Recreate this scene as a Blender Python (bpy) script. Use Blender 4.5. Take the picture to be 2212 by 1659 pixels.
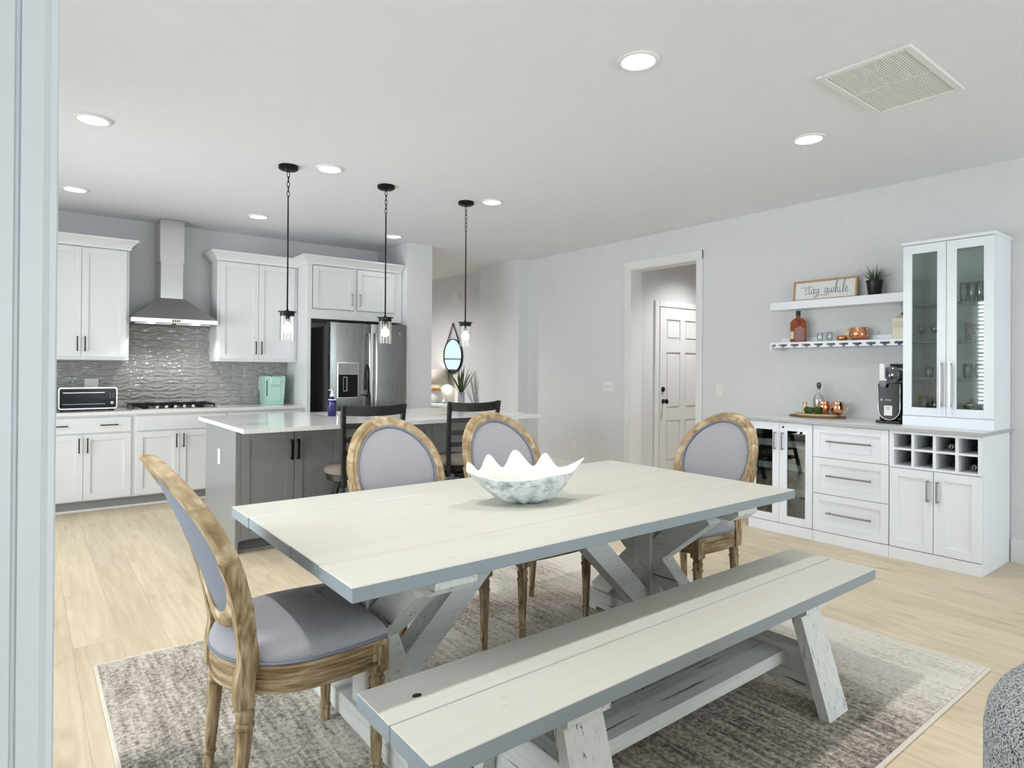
import bpy, bmesh, math, random
from mathutils import Vector, Matrix
random.seed(11)
for o in list(bpy.data.objects): bpy.data.objects.remove(o, do_unlink=True)
SC = bpy.context.scene
COL = SC.collection
PI = math.pi

# ------------------------------------------------------------------ camera
IMG_W, IMG_H = 2212.0, 1659.0
F_PX, PPX, PPY = 1351.49, 1104.01, 790.96
YAW, PITCH, ROLL, CAM_H = 0.6610, 0.0043, 0.0063, 1.3349
cam_data = bpy.data.cameras.new('camera')
cam_data.sensor_fit = 'HORIZONTAL'; cam_data.sensor_width = 36.0
cam_data.lens = F_PX * 36.0 / IMG_W
cam_data.shift_x = (IMG_W / 2 - PPX) / IMG_W
cam_data.shift_y = -(IMG_H / 2 - PPY) / IMG_W
cam_data.clip_start = 0.05; cam_data.clip_end = 100
cam = bpy.data.objects.new('camera', cam_data); COL.objects.link(cam)
_r = Vector((math.cos(YAW), -math.sin(YAW), 0)); _f = Vector((math.sin(YAW), math.cos(YAW), 0)); _u = Vector((0, 0, 1))
_f2 = _f * math.cos(PITCH) + _u * math.sin(PITCH); _u2 = _u * math.cos(PITCH) - _f * math.sin(PITCH)
_r3 = _r * math.cos(ROLL) + _u2 * math.sin(ROLL); _u3 = _u2 * math.cos(ROLL) - _r * math.sin(ROLL)
cam.matrix_world = Matrix(((_r3.x, _u3.x, -_f2.x, 0), (_r3.y, _u3.y, -_f2.y, 0), (_r3.z, _u3.z, -_f2.z, CAM_H), (0, 0, 0, 1)))
SC.camera = cam

# ------------------------------------------------------------------ world, exposure
world = bpy.data.worlds.new('world'); SC.world = world
world.use_nodes = True
bg = world.node_tree.nodes['Background']
bg.inputs[0].default_value = (0.70, 0.86, 1.0, 1); bg.inputs[1].default_value = 0.7
SC.view_settings.view_transform = 'Standard'
SC.view_settings.look = 'None'
SC.view_settings.exposure = 0.13
SC.view_settings.gamma = 1.0
SC.view_settings.use_curve_mapping = False
cy = SC.cycles
cy.use_denoising = True
cy.max_bounces = 6; cy.diffuse_bounces = 4; cy.glossy_bounces = 3; cy.transmission_bounces = 4; cy.transparent_max_bounces = 10
cy.use_adaptive_sampling = True; cy.adaptive_threshold = 0.08; cy.adaptive_min_samples = 12
cy.caustics_reflective = False; cy.caustics_refractive = False
cy.sample_clamp_indirect = 6.0
try: cy.use_light_tree = False
except Exception: pass

CEIL = 2.8387
# daylight through the windows and an added patio one: area light outside each pane
def window_light(loc, size_x, size_y, rot, power, color=(0.87, 0.94, 1.0)):
    d = bpy.data.lights.new('window_daylight', 'AREA'); d.shape = 'RECTANGLE'
    d.size = size_x; d.size_y = size_y; d.energy = power; d.color = color
    o = bpy.data.objects.new('window_daylight', d); COL.objects.link(o)
    o.location = loc; o.rotation_euler = rot
    return o
DAY_REAR, DAY_LEFT, PATIO_FILL, DAY_HALL, CAN_W, CAN_OFF = 178.0, 185.0, 112.0, 7.0, 25.0, 45.0
window_light((-0.2, -4.3, 1.45), 1.8, 1.9, (PI/2, 0, 0), DAY_REAR * .5)
window_light((2.0, -4.3, 1.45), 1.8, 1.9, (PI/2, 0, 0), DAY_REAR * .5)
window_light((4.2, -4.3, 1.45), 1.8, 1.9, (PI/2, 0, 0), DAY_REAR * .5)
window_light((-1.62, 2.42, 1.62), 1.7, 1.75, (PI/2, 0, -PI/2), DAY_LEFT)
window_light((-1.62, 5.3, 1.10), 1.7, 1.9, (PI/2, 0, -PI/2), PATIO_FILL, (.96, .98, 1.0))  # added patio window, unseen: lifts the island end, right wall and floor
window_light((3.5, 12.12, 1.55), 1.4, 1.8, (-PI/2, 0, 0), DAY_HALL, (.66, .86, 1.0))

# ------------------------------------------------------------------ material helpers
MATS = {}
def new_mat(name):
    m = bpy.data.materials.new(name); m.use_nodes = True
    nt = m.node_tree; b = nt.nodes['Principled BSDF']
    MATS[name] = m
    return m, nt, b
def lin(r, g, b):
    def f(c):
        c /= 255.0
        return c / 12.92 if c <= .04045 else ((c + .055) / 1.055) ** 2.4
    return (f(r), f(g), f(b), 1)
def plain(name, col, rough=.5, metal=0.0, spec=.5, coat=0.0):
    m, nt, b = new_mat(name)
    b.inputs['Base Color'].default_value = col; b.inputs['Roughness'].default_value = rough
    b.inputs['Metallic'].default_value = metal; b.inputs['Specular IOR Level'].default_value = spec
    if coat: b.inputs['Coat Weight'].default_value = coat; b.inputs['Coat Roughness'].default_value = .08
    return m
def node(nt, t, **kw):
    n = nt.nodes.new(t)
    for k, v in kw.items(): setattr(n, k, v)
    return n
def noisy(name, stops, scale=(5, 5, 5), nscale=1.0, detail=4, rough=.5, metal=0, bump=0.0, bscale=None, spec=.5, rnd=False, distort=0.0, coord='Object', rough2=None):
    """noise -> colour ramp; stops = [(pos, colour)...]"""
    m, nt, b = new_mat(name)
    tc = node(nt, 'ShaderNodeTexCoord'); mp = node(nt, 'ShaderNodeMapping')
    mp.inputs['Scale'].default_value = scale
    nt.links.new(tc.outputs[coord], mp.inputs['Vector'])
    if rnd:
        oi = node(nt, 'ShaderNodeObjectInfo'); mul = node(nt, 'ShaderNodeVectorMath', operation='SCALE'); mul.inputs['Scale'].default_value = 37.0
        cb = node(nt, 'ShaderNodeCombineXYZ')
        for k in 'XYZ': nt.links.new(oi.outputs['Random'], cb.inputs[k])
        nt.links.new(cb.outputs[0], mul.inputs[0]); nt.links.new(mul.outputs[0], mp.inputs['Location'])
    nz = node(nt, 'ShaderNodeTexNoise'); nz.inputs['Scale'].default_value = nscale; nz.inputs['Detail'].default_value = detail; nz.inputs['Distortion'].default_value = distort
    nt.links.new(mp.outputs[0], nz.inputs['Vector'])
    rp = node(nt, 'ShaderNodeValToRGB'); cr = rp.color_ramp
    while len(cr.elements) < len(stops): cr.elements.new(.5)
    for e, (p, c) in zip(cr.elements, stops): e.position = p; e.color = c
    nt.links.new(nz.outputs['Fac'], rp.inputs[0]); nt.links.new(rp.outputs[0], b.inputs['Base Color'])
    b.inputs['Roughness'].default_value = rough; b.inputs['Metallic'].default_value = metal; b.inputs['Specular IOR Level'].default_value = spec
    if bump:
        bp = node(nt, 'ShaderNodeBump'); bp.inputs['Strength'].default_value = bump; bp.inputs['Distance'].default_value = .01
        if bscale:
            n2 = node(nt, 'ShaderNodeTexNoise'); n2.inputs['Scale'].default_value = bscale; n2.inputs['Detail'].default_value = 3
            nt.links.new(tc.outputs[coord], n2.inputs['Vector']); nt.links.new(n2.outputs['Fac'], bp.inputs['Height'])
        else: nt.links.new(nz.outputs['Fac'], bp.inputs['Height'])
        nt.links.new(bp.outputs[0], b.inputs['Normal'])
    return m
def thin_glass(name, tint=(.96, .98, .98, 1), gloss=.10, rough=.02, edge=.55):
    m = bpy.data.materials.new(name); m.use_nodes = True; nt = m.node_tree; nt.nodes.clear(); MATS[name] = m
    out = node(nt, 'ShaderNodeOutputMaterial'); mix = node(nt, 'ShaderNodeMixShader'); tr = node(nt, 'ShaderNodeBsdfTransparent'); gl = node(nt, 'ShaderNodeBsdfGlossy')
    tr.inputs[0].default_value = tint; gl.inputs['Roughness'].default_value = rough; gl.inputs[0].default_value = (1, 1, 1, 1)
    lw = node(nt, 'ShaderNodeLayerWeight'); lw.inputs['Blend'].default_value = .35
    ma = node(nt, 'ShaderNodeMath', operation='MULTIPLY_ADD'); ma.inputs[1].default_value = edge; ma.inputs[2].default_value = gloss
    nt.links.new(lw.outputs['Fresnel'], ma.inputs[0]); nt.links.new(ma.outputs[0], mix.inputs[0])
    nt.links.new(tr.outputs[0], mix.inputs[1]); nt.links.new(gl.outputs[0], mix.inputs[2]); nt.links.new(mix.outputs[0], out.inputs[0])
    return m
def emissive(name, col, strength):
    m, nt, b = new_mat(name)
    b.inputs['Base Color'].default_value = (0.9, 0.9, 0.9, 1)
    b.inputs['Emission Color'].default_value = col; b.inputs['Emission Strength'].default_value = strength
    return m

# paints and hard materials
WALL = noisy('wall_paint', [(.3, lin(222, 222, 223)), (.7, lin(225, 225, 226))], nscale=3, rough=.75, bump=.04, bscale=220)
CEILM = noisy('ceiling_paint', [(.3, lin(235, 237, 242)), (.7, lin(237, 239, 244))], nscale=2, rough=.85, bump=.05, bscale=160)
TRIM = plain('white_trim_paint', lin(234, 234, 233), .35)
POSTP = plain('white_casing_paint', lin(212, 216, 219), .4)
CAB = plain('white_cabinet_paint', lin(229, 230, 231), .32)
SIDEB = plain('white_laminate', lin(240, 244, 250), .38)
CABIN = plain('cabinet_interior', lin(196, 200, 198), .6)
DARKIN = plain('dark_cabinet_lining', lin(38, 40, 42), .7)
GREYP = noisy('grey_island_paint', [(.3, lin(132, 134, 135)), (.7, lin(137, 139, 140))], nscale=4, rough=.28)
TOEG = plain('grey_toe_kick', lin(150, 152, 153), .45)
QUARTZ = noisy('white_quartz', [(.25, lin(224, 223, 220)), (.55, lin(238, 237, 235)), (.8, lin(242, 241, 239))], nscale=14, detail=6, rough=.10)
SIDETOP = plain('pale_laminate_top', lin(233, 233, 233), .3)
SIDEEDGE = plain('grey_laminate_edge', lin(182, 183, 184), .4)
BLACKM = plain('black_metal', lin(22, 21, 20), .38, .6)
BRONZE = plain('dark_bronze', lin(40, 34, 29), .4, .6)
CHROME = plain('brushed_nickel', (.62, .61, .60, 1), .25, 1.0)
PEWTER = plain('pewter_pull', (.30, .30, .31, 1), .35, 1.0)
def steel(name, col, rough, axis_scale):
    m, nt, b = new_mat(name)
    tc = node(nt, 'ShaderNodeTexCoord'); mp = node(nt, 'ShaderNodeMapping'); mp.inputs['Scale'].default_value = axis_scale
    nz = node(nt, 'ShaderNodeTexNoise'); nz.inputs['Scale'].default_value = 1; nz.inputs['Detail'].default_value = 3
    nt.links.new(tc.outputs['Object'], mp.inputs[0]); nt.links.new(mp.outputs[0], nz.inputs['Vector'])
    mr = node(nt, 'ShaderNodeMapRange'); mr.inputs['To Min'].default_value = rough - .025; mr.inputs['To Max'].default_value = rough + .035
    nt.links.new(nz.outputs['Fac'], mr.inputs['Value']); nt.links.new(mr.outputs[0], b.inputs['Roughness'])
    b.inputs['Base Color'].default_value = col; b.inputs['Metallic'].default_value = 1.0
    b.inputs['Anisotropic'].default_value = .6
    return m
STEEL = steel('stainless_steel', (.66, .655, .645, 1), .22, (90, 90, 3))
STEELF = steel('fridge_stainless', (.25, .248, .242, 1), .27, (300, 4, 4))
STEELD = steel('hood_stainless', (.40, .395, .385, 1), .33, (300, 4, 4))
STEELG = plain('fridge_side_grey', lin(98, 97, 95), .45, .3)
BLACKG = plain('black_glass', lin(7, 7, 9), .16, 0, .25)
BLACKP = plain('black_plastic', lin(18, 18, 20), .35)
WHITEP = plain('white_plastic', lin(236, 236, 233), .4)
MINT = plain('mint_plastic', lin(186, 221, 208), .35)
COPPER = plain('hammered_copper', (.80, .38, .22, 1), .16, 1.0)
BRASSY = plain('gold_brass', (.80, .62, .32, 1), .22, 1.0)
MIRROR = plain('mirror_silver', (.86, .92, .95, 1), .02, 1.0)
GLASS = thin_glass('clear_glass')
GLASSP = thin_glass('pendant_glass', (.985, .985, .975, 1), .012, .02, .30)
GLASST = thin_glass('cabinet_glass', (.91, .96, .95, 1), .06)
GLASSD = thin_glass('smoked_cabinet_glass', (.62, .66, .64, 1), .07)
GLASSEDGE = plain('green_glass_edge', lin(70, 92, 88), .2)
SHELFGL = thin_glass('glass_shelf', (.86, .92, .90, 1), .08)
BLUEGL = plain('cobalt_glass', lin(16, 13, 92), .08, 0, .6)
AMBER = plain('amber_whisky', lin(150, 76, 20), .08, 0, .6)
LABELC = plain('cream_label', lin(228, 222, 200), .6)
LABELR = plain('red_label', lin(120, 30, 36), .5)
GREENB = plain('dark_green_bottle', lin(26, 34, 22), .12)
DARKB = plain('dark_wine_bottle', lin(16, 14, 18), .12)
FOILS = plain('pale_foil', lin(205, 200, 186), .35, .4)
BULB = emissive('warm_bulb', (1.0, .82, .40, 1), 7.0)
LENS = emissive('led_lens', (1.0, .97, .92, 1), 6.0)
HOODL = emissive('hood_lamp', (1.0, .96, .90, 1), 14.0)
GREENL = noisy('green_leaf', [(.3, lin(34, 58, 30)), (.7, lin(74, 100, 56))], nscale=20, rough=.5)
GRASSL = noisy('grey_green_grass', [(.3, lin(48, 58, 42)), (.7, lin(104, 112, 84))], nscale=30, rough=.6)
MOSS = noisy('green_moss', [(.3, lin(32, 52, 18)), (.7, lin(84, 108, 44))], nscale=60, rough=.9, bump=.6, bscale=120)
CANVAS = plain('sign_white', lin(238, 238, 235), .7)
INK = plain('sign_ink', lin(84, 88, 92), .7)
OAKF = noisy('oak_frame', [(.3, lin(170, 134, 88)), (.7, lin(196, 162, 116))], scale=(40, 4, 40), rough=.6)
SLICE = noisy('wood_slice', [(.3, lin(186, 158, 112)), (.7, lin(216, 194, 150))], nscale=14, rough=.6)
BARK = noisy('bark', [(.3, lin(92, 70, 50)), (.7, lin(150, 122, 92))], nscale=60, rough=.9, bump=.5, bscale=90)
ESPR = noisy('espresso_wood', [(.3, lin(14, 12, 10)), (.7, lin(27, 22, 19))], scale=(30, 30, 3), rough=.4)
TAUPE = noisy('taupe_cushion', [(.3, lin(108, 98, 86)), (.7, lin(132, 122, 110))], nscale=160, rough=.9)
LAMPSH = noisy('linen_shade', [(.3, lin(226, 212, 194)), (.7, lin(238, 226, 210))], nscale=60, rough=.8)
CERAM = plain('white_ceramic', lin(226, 226, 222), .3)
CERTAN = plain('tan_ceramic', lin(168, 128, 92), .4)
SCREENB = plain('blind_slat_white', lin(232, 234, 236), .5)
GROUT = noisy('grout', [(.3, lin(186, 185, 182)), (.7, lin(198, 197, 194))], nscale=40, rough=.9)

# special woven / wood materials -------------------------------------------------
def wood_plank_floor():
    m, nt, b = new_mat('oak_floor_plank')
    tc = node(nt, 'ShaderNodeTexCoord'); oi = node(nt, 'ShaderNodeObjectInfo')
    cb = node(nt, 'ShaderNodeCombineXYZ'); sc_ = node(nt, 'ShaderNodeVectorMath', operation='SCALE'); sc_.inputs['Scale'].default_value = 53.0
    for k in 'XYZ': nt.links.new(oi.outputs['Random'], cb.inputs[k])
    nt.links.new(cb.outputs[0], sc_.inputs[0])
    add = node(nt, 'ShaderNodeVectorMath', operation='ADD'); nt.links.new(tc.outputs['Object'], add.inputs[0]); nt.links.new(sc_.outputs[0], add.inputs[1])
    mp = node(nt, 'ShaderNodeMapping'); mp.inputs['Scale'].default_value = (34, 2.2, 1); nt.links.new(add.outputs[0], mp.inputs[0])
    n1 = node(nt, 'ShaderNodeTexNoise'); n1.inputs['Scale'].default_value = 1; n1.inputs['Detail'].default_value = 6; n1.inputs['Distortion'].default_value = .6
    nt.links.new(mp.outputs[0], n1.inputs['Vector'])
    mp2 = node(nt, 'ShaderNodeMapping'); mp2.inputs['Scale'].default_value = (9, 3.2, 1); nt.links.new(add.outputs[0], mp2.inputs[0])
    n2 = node(nt, 'ShaderNodeTexNoise'); n2.inputs['Scale'].default_value = 1; n2.inputs['Detail'].default_value = 3; nt.links.new(mp2.outputs[0], n2.inputs['Vector'])
    r1 = node(nt, 'ShaderNodeValToRGB'); r1.color_ramp.elements[0].position = .28; r1.color_ramp.elements[0].color = lin(204, 187, 158); r1.color_ramp.elements[1].position = .72; r1.color_ramp.elements[1].color = lin(224, 209, 183)
    nt.links.new(n1.outputs['Fac'], r1.inputs[0])
    r2 = node(nt, 'ShaderNodeValToRGB'); r2.color_ramp.elements[0].position = .22; r2.color_ramp.elements[0].color = (.74, .70, .64, 1); r2.color_ramp.elements[1].position = .42; r2.color_ramp.elements[1].color = (1, 1, 1, 1)
    nt.links.new(n2.outputs['Fac'], r2.inputs[0])
    mx = node(nt, 'ShaderNodeMix', data_type='RGBA', blend_type='MULTIPLY'); mx.inputs[0].default_value = .8
    nt.links.new(r1.outputs[0], mx.inputs[6]); nt.links.new(r2.outputs[0], mx.inputs[7])
    r3 = node(nt, 'ShaderNodeValToRGB'); r3.color_ramp.elements[0].color = (.91, .90, .885, 1); r3.color_ramp.elements[1].color = (1.03, 1.025, 1.01, 1)
    nt.links.new(oi.outputs['Random'], r3.inputs[0])
    mx2 = node(nt, 'ShaderNodeMix', data_type='RGBA', blend_type='MULTIPLY'); mx2.inputs[0].default_value = 1
    nt.links.new(mx.outputs[2], mx2.inputs[6]); nt.links.new(r3.outputs[0], mx2.inputs[7])
    nt.links.new(mx2.outputs[2], b.inputs['Base Color'])
    b.inputs['Roughness'].default_value = .42; b.inputs['Specular IOR Level'].default_value = .35
    return m
PLANK = wood_plank_floor()
FLOORB = plain('floor_joint', lin(172, 150, 118), .7)

def rug_mat():
    m, nt, b = new_mat('distressed_rug')
    tc = node(nt, 'ShaderNodeTexCoord')
    mp = node(nt, 'ShaderNodeMapping'); mp.inputs['Scale'].default_value = (46, 3.0, 1); nt.links.new(tc.outputs['Object'], mp.inputs[0])
    n1 = node(nt, 'ShaderNodeTexNoise'); n1.inputs['Scale'].default_value = 1; n1.inputs['Detail'].default_value = 7; n1.inputs['Roughness'].default_value = .65; nt.links.new(mp.outputs[0], n1.inputs['Vector'])
    mp2 = node(nt, 'ShaderNodeMapping'); mp2.inputs['Scale'].default_value = (1.5, 1.1, 1); mp2.inputs['Location'].default_value = (3.3, 1.2, 0); nt.links.new(tc.outputs['Object'], mp2.inputs[0])
    n2 = node(nt, 'ShaderNodeTexNoise'); n2.inputs['Scale'].default_value = 1.2; n2.inputs['Detail'].default_value = 3; nt.links.new(mp2.outputs[0], n2.inputs['Vector'])
    n3 = node(nt, 'ShaderNodeTexNoise'); n3.inputs['Scale'].default_value = 170; n3.inputs['Detail'].default_value = 3; nt.links.new(tc.outputs['Object'], n3.inputs['Vector'])
    n4 = node(nt, 'ShaderNodeTexNoise'); n4.inputs['Scale'].default_value = 62; n4.inputs['Detail'].default_value = 5; nt.links.new(tc.outputs['Object'], n4.inputs['Vector'])
    def madd(a, fa, bb, fb, c):
        x = node(nt, 'ShaderNodeMath', operation='MULTIPLY_ADD'); nt.links.new(a, x.inputs[0]); x.inputs[1].default_value = fa; x.inputs[2].default_value = c
        y = node(nt, 'ShaderNodeMath', operation='MULTIPLY_ADD'); nt.links.new(bb, y.inputs[0]); y.inputs[1].default_value = fb; nt.links.new(x.outputs[0], y.inputs[2]); return y.outputs[0]
    v = madd(n1.outputs['Fac'], .90, n2.outputs['Fac'], .85, -.655)
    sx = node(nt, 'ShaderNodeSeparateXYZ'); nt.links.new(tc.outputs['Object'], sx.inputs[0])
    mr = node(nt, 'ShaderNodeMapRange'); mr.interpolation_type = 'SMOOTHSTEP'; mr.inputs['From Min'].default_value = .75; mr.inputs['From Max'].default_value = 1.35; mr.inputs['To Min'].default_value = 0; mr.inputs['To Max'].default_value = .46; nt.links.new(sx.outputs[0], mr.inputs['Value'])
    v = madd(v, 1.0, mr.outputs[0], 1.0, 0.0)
    far_light = node(nt, 'ShaderNodeMapRange'); far_light.interpolation_type = 'SMOOTHSTEP'; far_light.inputs['From Min'].default_value = -.55; far_light.inputs['From Max'].default_value = .2; far_light.inputs['To Min'].default_value = -.02; far_light.inputs['To Max'].default_value = .15; nt.links.new(sx.outputs[1], far_light.inputs['Value'])  # far half paler: light falling there is painted into the rug colour
    v = madd(v, 1.0, far_light.outputs[0], 1.0, 0.0)
    mr3 = node(nt, 'ShaderNodeMapRange'); mr3.interpolation_type = 'SMOOTHSTEP'; mr3.inputs['From Min'].default_value = -1.1; mr3.inputs['From Max'].default_value = -.55; mr3.inputs['To Min'].default_value = -.16; mr3.inputs['To Max'].default_value = 0; nt.links.new(sx.outputs[0], mr3.inputs['Value'])  # takes that painted light back off at the left end
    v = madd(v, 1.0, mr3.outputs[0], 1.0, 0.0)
    v = madd(v, 1.0, n3.outputs['Fac'], .55, -.27)
    v2 = node(nt, 'ShaderNodeMath', operation='MULTIPLY_ADD'); nt.links.new(n4.outputs['Fac'], v2.inputs[0]); v2.inputs[1].default_value = .85; v_o = node(nt, 'ShaderNodeMath', operation='ADD'); nt.links.new(v, v_o.inputs[0]); v_o.inputs[1].default_value = -.21; nt.links.new(v_o.outputs[0], v2.inputs[2])
    rp = node(nt, 'ShaderNodeValToRGB'); cr = rp.color_ramp
    st = [(.18, lin(96, 91, 87)), (.34, lin(140, 132, 123)), (.50, lin(180, 170, 157)), (.66, lin(206, 198, 186)), (.85, lin(222, 216, 206))]
    while len(cr.elements) < len(st): cr.elements.new(.5)
    for e, (p, c) in zip(cr.elements, st): e.position = p; e.color = c
    nt.links.new(v2.outputs[0], rp.inputs[0]); nt.links.new(rp.outputs[0], b.inputs['Base Color'])
    b.inputs['Roughness'].default_value = .95; b.inputs['Specular IOR Level'].default_value = .1
    bp = node(nt, 'ShaderNodeBump'); bp.inputs['Strength'].default_value = .5; bp.inputs['Distance'].default_value = .006
    nt.links.new(n3.outputs['Fac'], bp.inputs['Height']); nt.links.new(bp.outputs[0], b.inputs['Normal'])
    return m
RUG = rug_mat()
RUGEDGE = plain('rug_binding', lin(214, 206, 192), .9)

def whitewash(name, base, dark, scale, dark_pos=.30, rough=.45, warm=None):
    """limewashed timber: pale paint, fine grain and a few dark checks along the grain"""
    m, nt, b = new_mat(name)
    tc = node(nt, 'ShaderNodeTexCoord'); oi = node(nt, 'ShaderNodeObjectInfo')
    cb = node(nt, 'ShaderNodeCombineXYZ'); sc_ = node(nt, 'ShaderNodeVectorMath', operation='SCALE'); sc_.inputs['Scale'].default_value = 29.0
    for k in 'XYZ': nt.links.new(oi.outputs['Random'], cb.inputs[k])
    nt.links.new(cb.outputs[0], sc_.inputs[0])
    add = node(nt, 'ShaderNodeVectorMath', operation='ADD'); nt.links.new(tc.outputs['Object'], add.inputs[0]); nt.links.new(sc_.outputs[0], add.inputs[1])
    mp = node(nt, 'ShaderNodeMapping'); mp.inputs['Scale'].default_value = scale; nt.links.new(add.outputs[0], mp.inputs[0])
    n1 = node(nt, 'ShaderNodeTexNoise'); n1.inputs['Scale'].default_value = 1; n1.inputs['Detail'].default_value = 6; n1.inputs['Roughness'].default_value = .6; n1.inputs['Distortion'].default_value = .4; nt.links.new(mp.outputs[0], n1.inputs['Vector'])
    rp = node(nt, 'ShaderNodeValToRGB'); cr = rp.color_ramp
    mid = tuple(base[i] * .88 + dark[i] * .12 for i in range(3)) + (1,)
    st = [(dark_pos - .05, dark), (dark_pos, mid), (dark_pos + .16, base), (.85, tuple(min(1, c * 1.05) for c in base[:3]) + (1,))]
    while len(cr.elements) < len(st): cr.elements.new(.5)
    for e, (p, c) in zip(cr.elements, st): e.position = p; e.color = c
    nt.links.new(n1.outputs['Fac'], rp.inputs[0]); nt.links.new(rp.outputs[0], b.inputs['Base Color'])
    b.inputs['Roughness'].default_value = rough
    bp = node(nt, 'ShaderNodeBump'); bp.inputs['Strength'].default_value = .12; bp.inputs['Distance'].default_value = .004
    nt.links.new(n1.outputs['Fac'], bp.inputs['Height']); nt.links.new(bp.outputs[0], b.inputs['Normal'])
    return m
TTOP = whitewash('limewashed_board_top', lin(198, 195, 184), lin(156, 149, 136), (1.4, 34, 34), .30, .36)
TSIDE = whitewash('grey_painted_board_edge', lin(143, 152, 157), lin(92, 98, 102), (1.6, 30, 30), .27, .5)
TLEGZ = whitewash('chalky_white_post', lin(214, 215, 211), lin(92, 86, 76), (75, 75, 3.0), .375, .6)
TLEGY = whitewash('chalky_white_beam', lin(214, 215, 211), lin(92, 86, 76), (75, 3.0, 75), .375, .6)
TLEGX = whitewash('chalky_white_rail', lin(212, 214, 212), lin(92, 86, 76), (3.0, 75, 75), .365, .6)
KNOT = noisy('timber_knot', [(.3, lin(188, 180, 164)), (.7, lin(206, 201, 188))], nscale=80, rough=.6)
KNOTS = plain('dark_seam', lin(112, 108, 100), .8)
KNOTD = plain('dark_knot_hole', lin(40, 40, 42), .7)
_CH = [(.30, lin(98, 77, 50)), (.42, lin(132, 108, 74)), (.54, lin(160, 138, 104)), (.66, lin(182, 165, 138)), (.82, lin(196, 187, 170))]
CHWOOD = noisy('weathered_oak', _CH, scale=(60, 60, 9), nscale=1, detail=8, rough=.6, bump=.25, distort=.5, rnd=True)
CHRAIL = noisy('weathered_oak_rail', _CH, scale=(8, 8, 95), nscale=1, detail=6, rough=.6, bump=.25, distort=.3, rnd=True)
CHOVAL = noisy('weathered_oak_oval', [(.34, lin(128, 104, 72)), (.46, lin(152, 128, 92)), (.56, lin(172, 150, 116)), (.66, lin(188, 172, 144)), (.80, lin(200, 190, 172))], scale=(17, 17, 17), nscale=1, detail=9, rough=.6, bump=.2, distort=.6, rnd=True)
FABRIC = noisy('grey_lavender_linen', [(.3, lin(145, 143, 147)), (.7, lin(167, 165, 169))], scale=(1, 1, 1), nscale=420, detail=2, rough=.95, bump=.2, spec=.15)
FABRICB = noisy('blue_grey_linen', [(.3, lin(114, 117, 129)), (.7, lin(136, 139, 149))], nscale=420, detail=2, rough=.95, bump=.2, spec=.15)
BOUCLE = noisy('blue_grey_boucle', [(.36, lin(58, 70, 96)), (.44, lin(150, 156, 162)), (.54, lin(208, 210, 207)), (.7, lin(224, 223, 217))], nscale=52, detail=3, rough=.95, bump=.9, spec=.1)
SHELLO = noisy('chalky_shell_outside', [(.28, lin(132, 142, 138)), (.42, lin(188, 196, 194)), (.6, lin(222, 226, 224)), (.8, lin(236, 238, 236))], scale=(14, 26, 26), nscale=1, detail=7, rough=.7, bump=.6, distort=1.4)
SHELLI = plain('white_shell_inside', lin(228, 227, 219), .45)
TILE = noisy('glazed_grey_tile', [(.3, lin(152, 151, 148)), (.7, lin(168, 167, 164))], nscale=12, rough=.06, spec=.7, rnd=True)

# ------------------------------------------------------------------ geometry helpers
def B(): return bmesh.new()
def box(bm, x0, x1, y0, y1, z0, z1, bev=0.0, seg=1):
    r = bmesh.ops.create_cube(bm, size=1.0)
    vs = r['verts']
    for v in vs:
        v.co = Vector((x0 + (v.co.x + .5) * (x1 - x0), y0 + (v.co.y + .5) * (y1 - y0), z0 + (v.co.z + .5) * (z1 - z0)))
    if bev > 0:
        es = list({e for v in vs for e in v.link_edges})
        bmesh.ops.bevel(bm, geom=es, offset=bev, segments=seg, affect='EDGES', profile=.5)
    return bm
def prism(bm, pts, axis, a, b):
    """polygon pts in the two other axes (in XYZ order), extruded along axis from a to b"""
    def mk(p, t):
        return {'X': (t, p[0], p[1]), 'Y': (p[0], t, p[1]), 'Z': (p[0], p[1], t)}[axis]
    v0 = [bm.verts.new(mk(p, a)) for p in pts]; v1 = [bm.verts.new(mk(p, b)) for p in pts]
    n = len(pts)
    bm.faces.new(v0[::-1]); bm.faces.new(v1)
    for i in range(n): bm.faces.new((v0[i], v0[(i + 1) % n], v1[(i + 1) % n], v1[i]))
    bmesh.ops.recalc_face_normals(bm, faces=bm.faces[:])
    return bm
def lathe(bm, prof, segs=24, cx=0, cy_=0, flute=None, loop=False):
    """prof = [(r, z)...] bottom to top, closed at both ends"""
    rings = []
    for k, (r, z) in enumerate(prof):
        ring = []
        for i in range(segs):
            a = 2 * PI * i / segs; rr = r
            if flute and flute[0] <= z <= flute[1]: rr = r * (1 - .09 * (i % 2))
            ring.append(bm.verts.new((cx + rr * math.cos(a), cy_ + rr * math.sin(a), z)))
        rings.append(ring)
    for k in range(len(rings) - 1):
        for i in range(segs):
            j = (i + 1) % segs
            bm.faces.new((rings[k][i], rings[k][j], rings[k + 1][j], rings[k + 1][i]))
    if loop:
        for i in range(segs): bm.faces.new((rings[-1][i], rings[-1][(i + 1) % segs], rings[0][(i + 1) % segs], rings[0][i]))
    else:
        if prof[0][0] > 1e-5: bm.faces.new(rings[0][::-1])
        if prof[-1][0] > 1e-5: bm.faces.new(rings[-1])
    bmesh.ops.remove_doubles(bm, verts=bm.verts[:], dist=1e-6)
    bmesh.ops.recalc_face_normals(bm, faces=bm.faces[:])
    return bm
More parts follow.
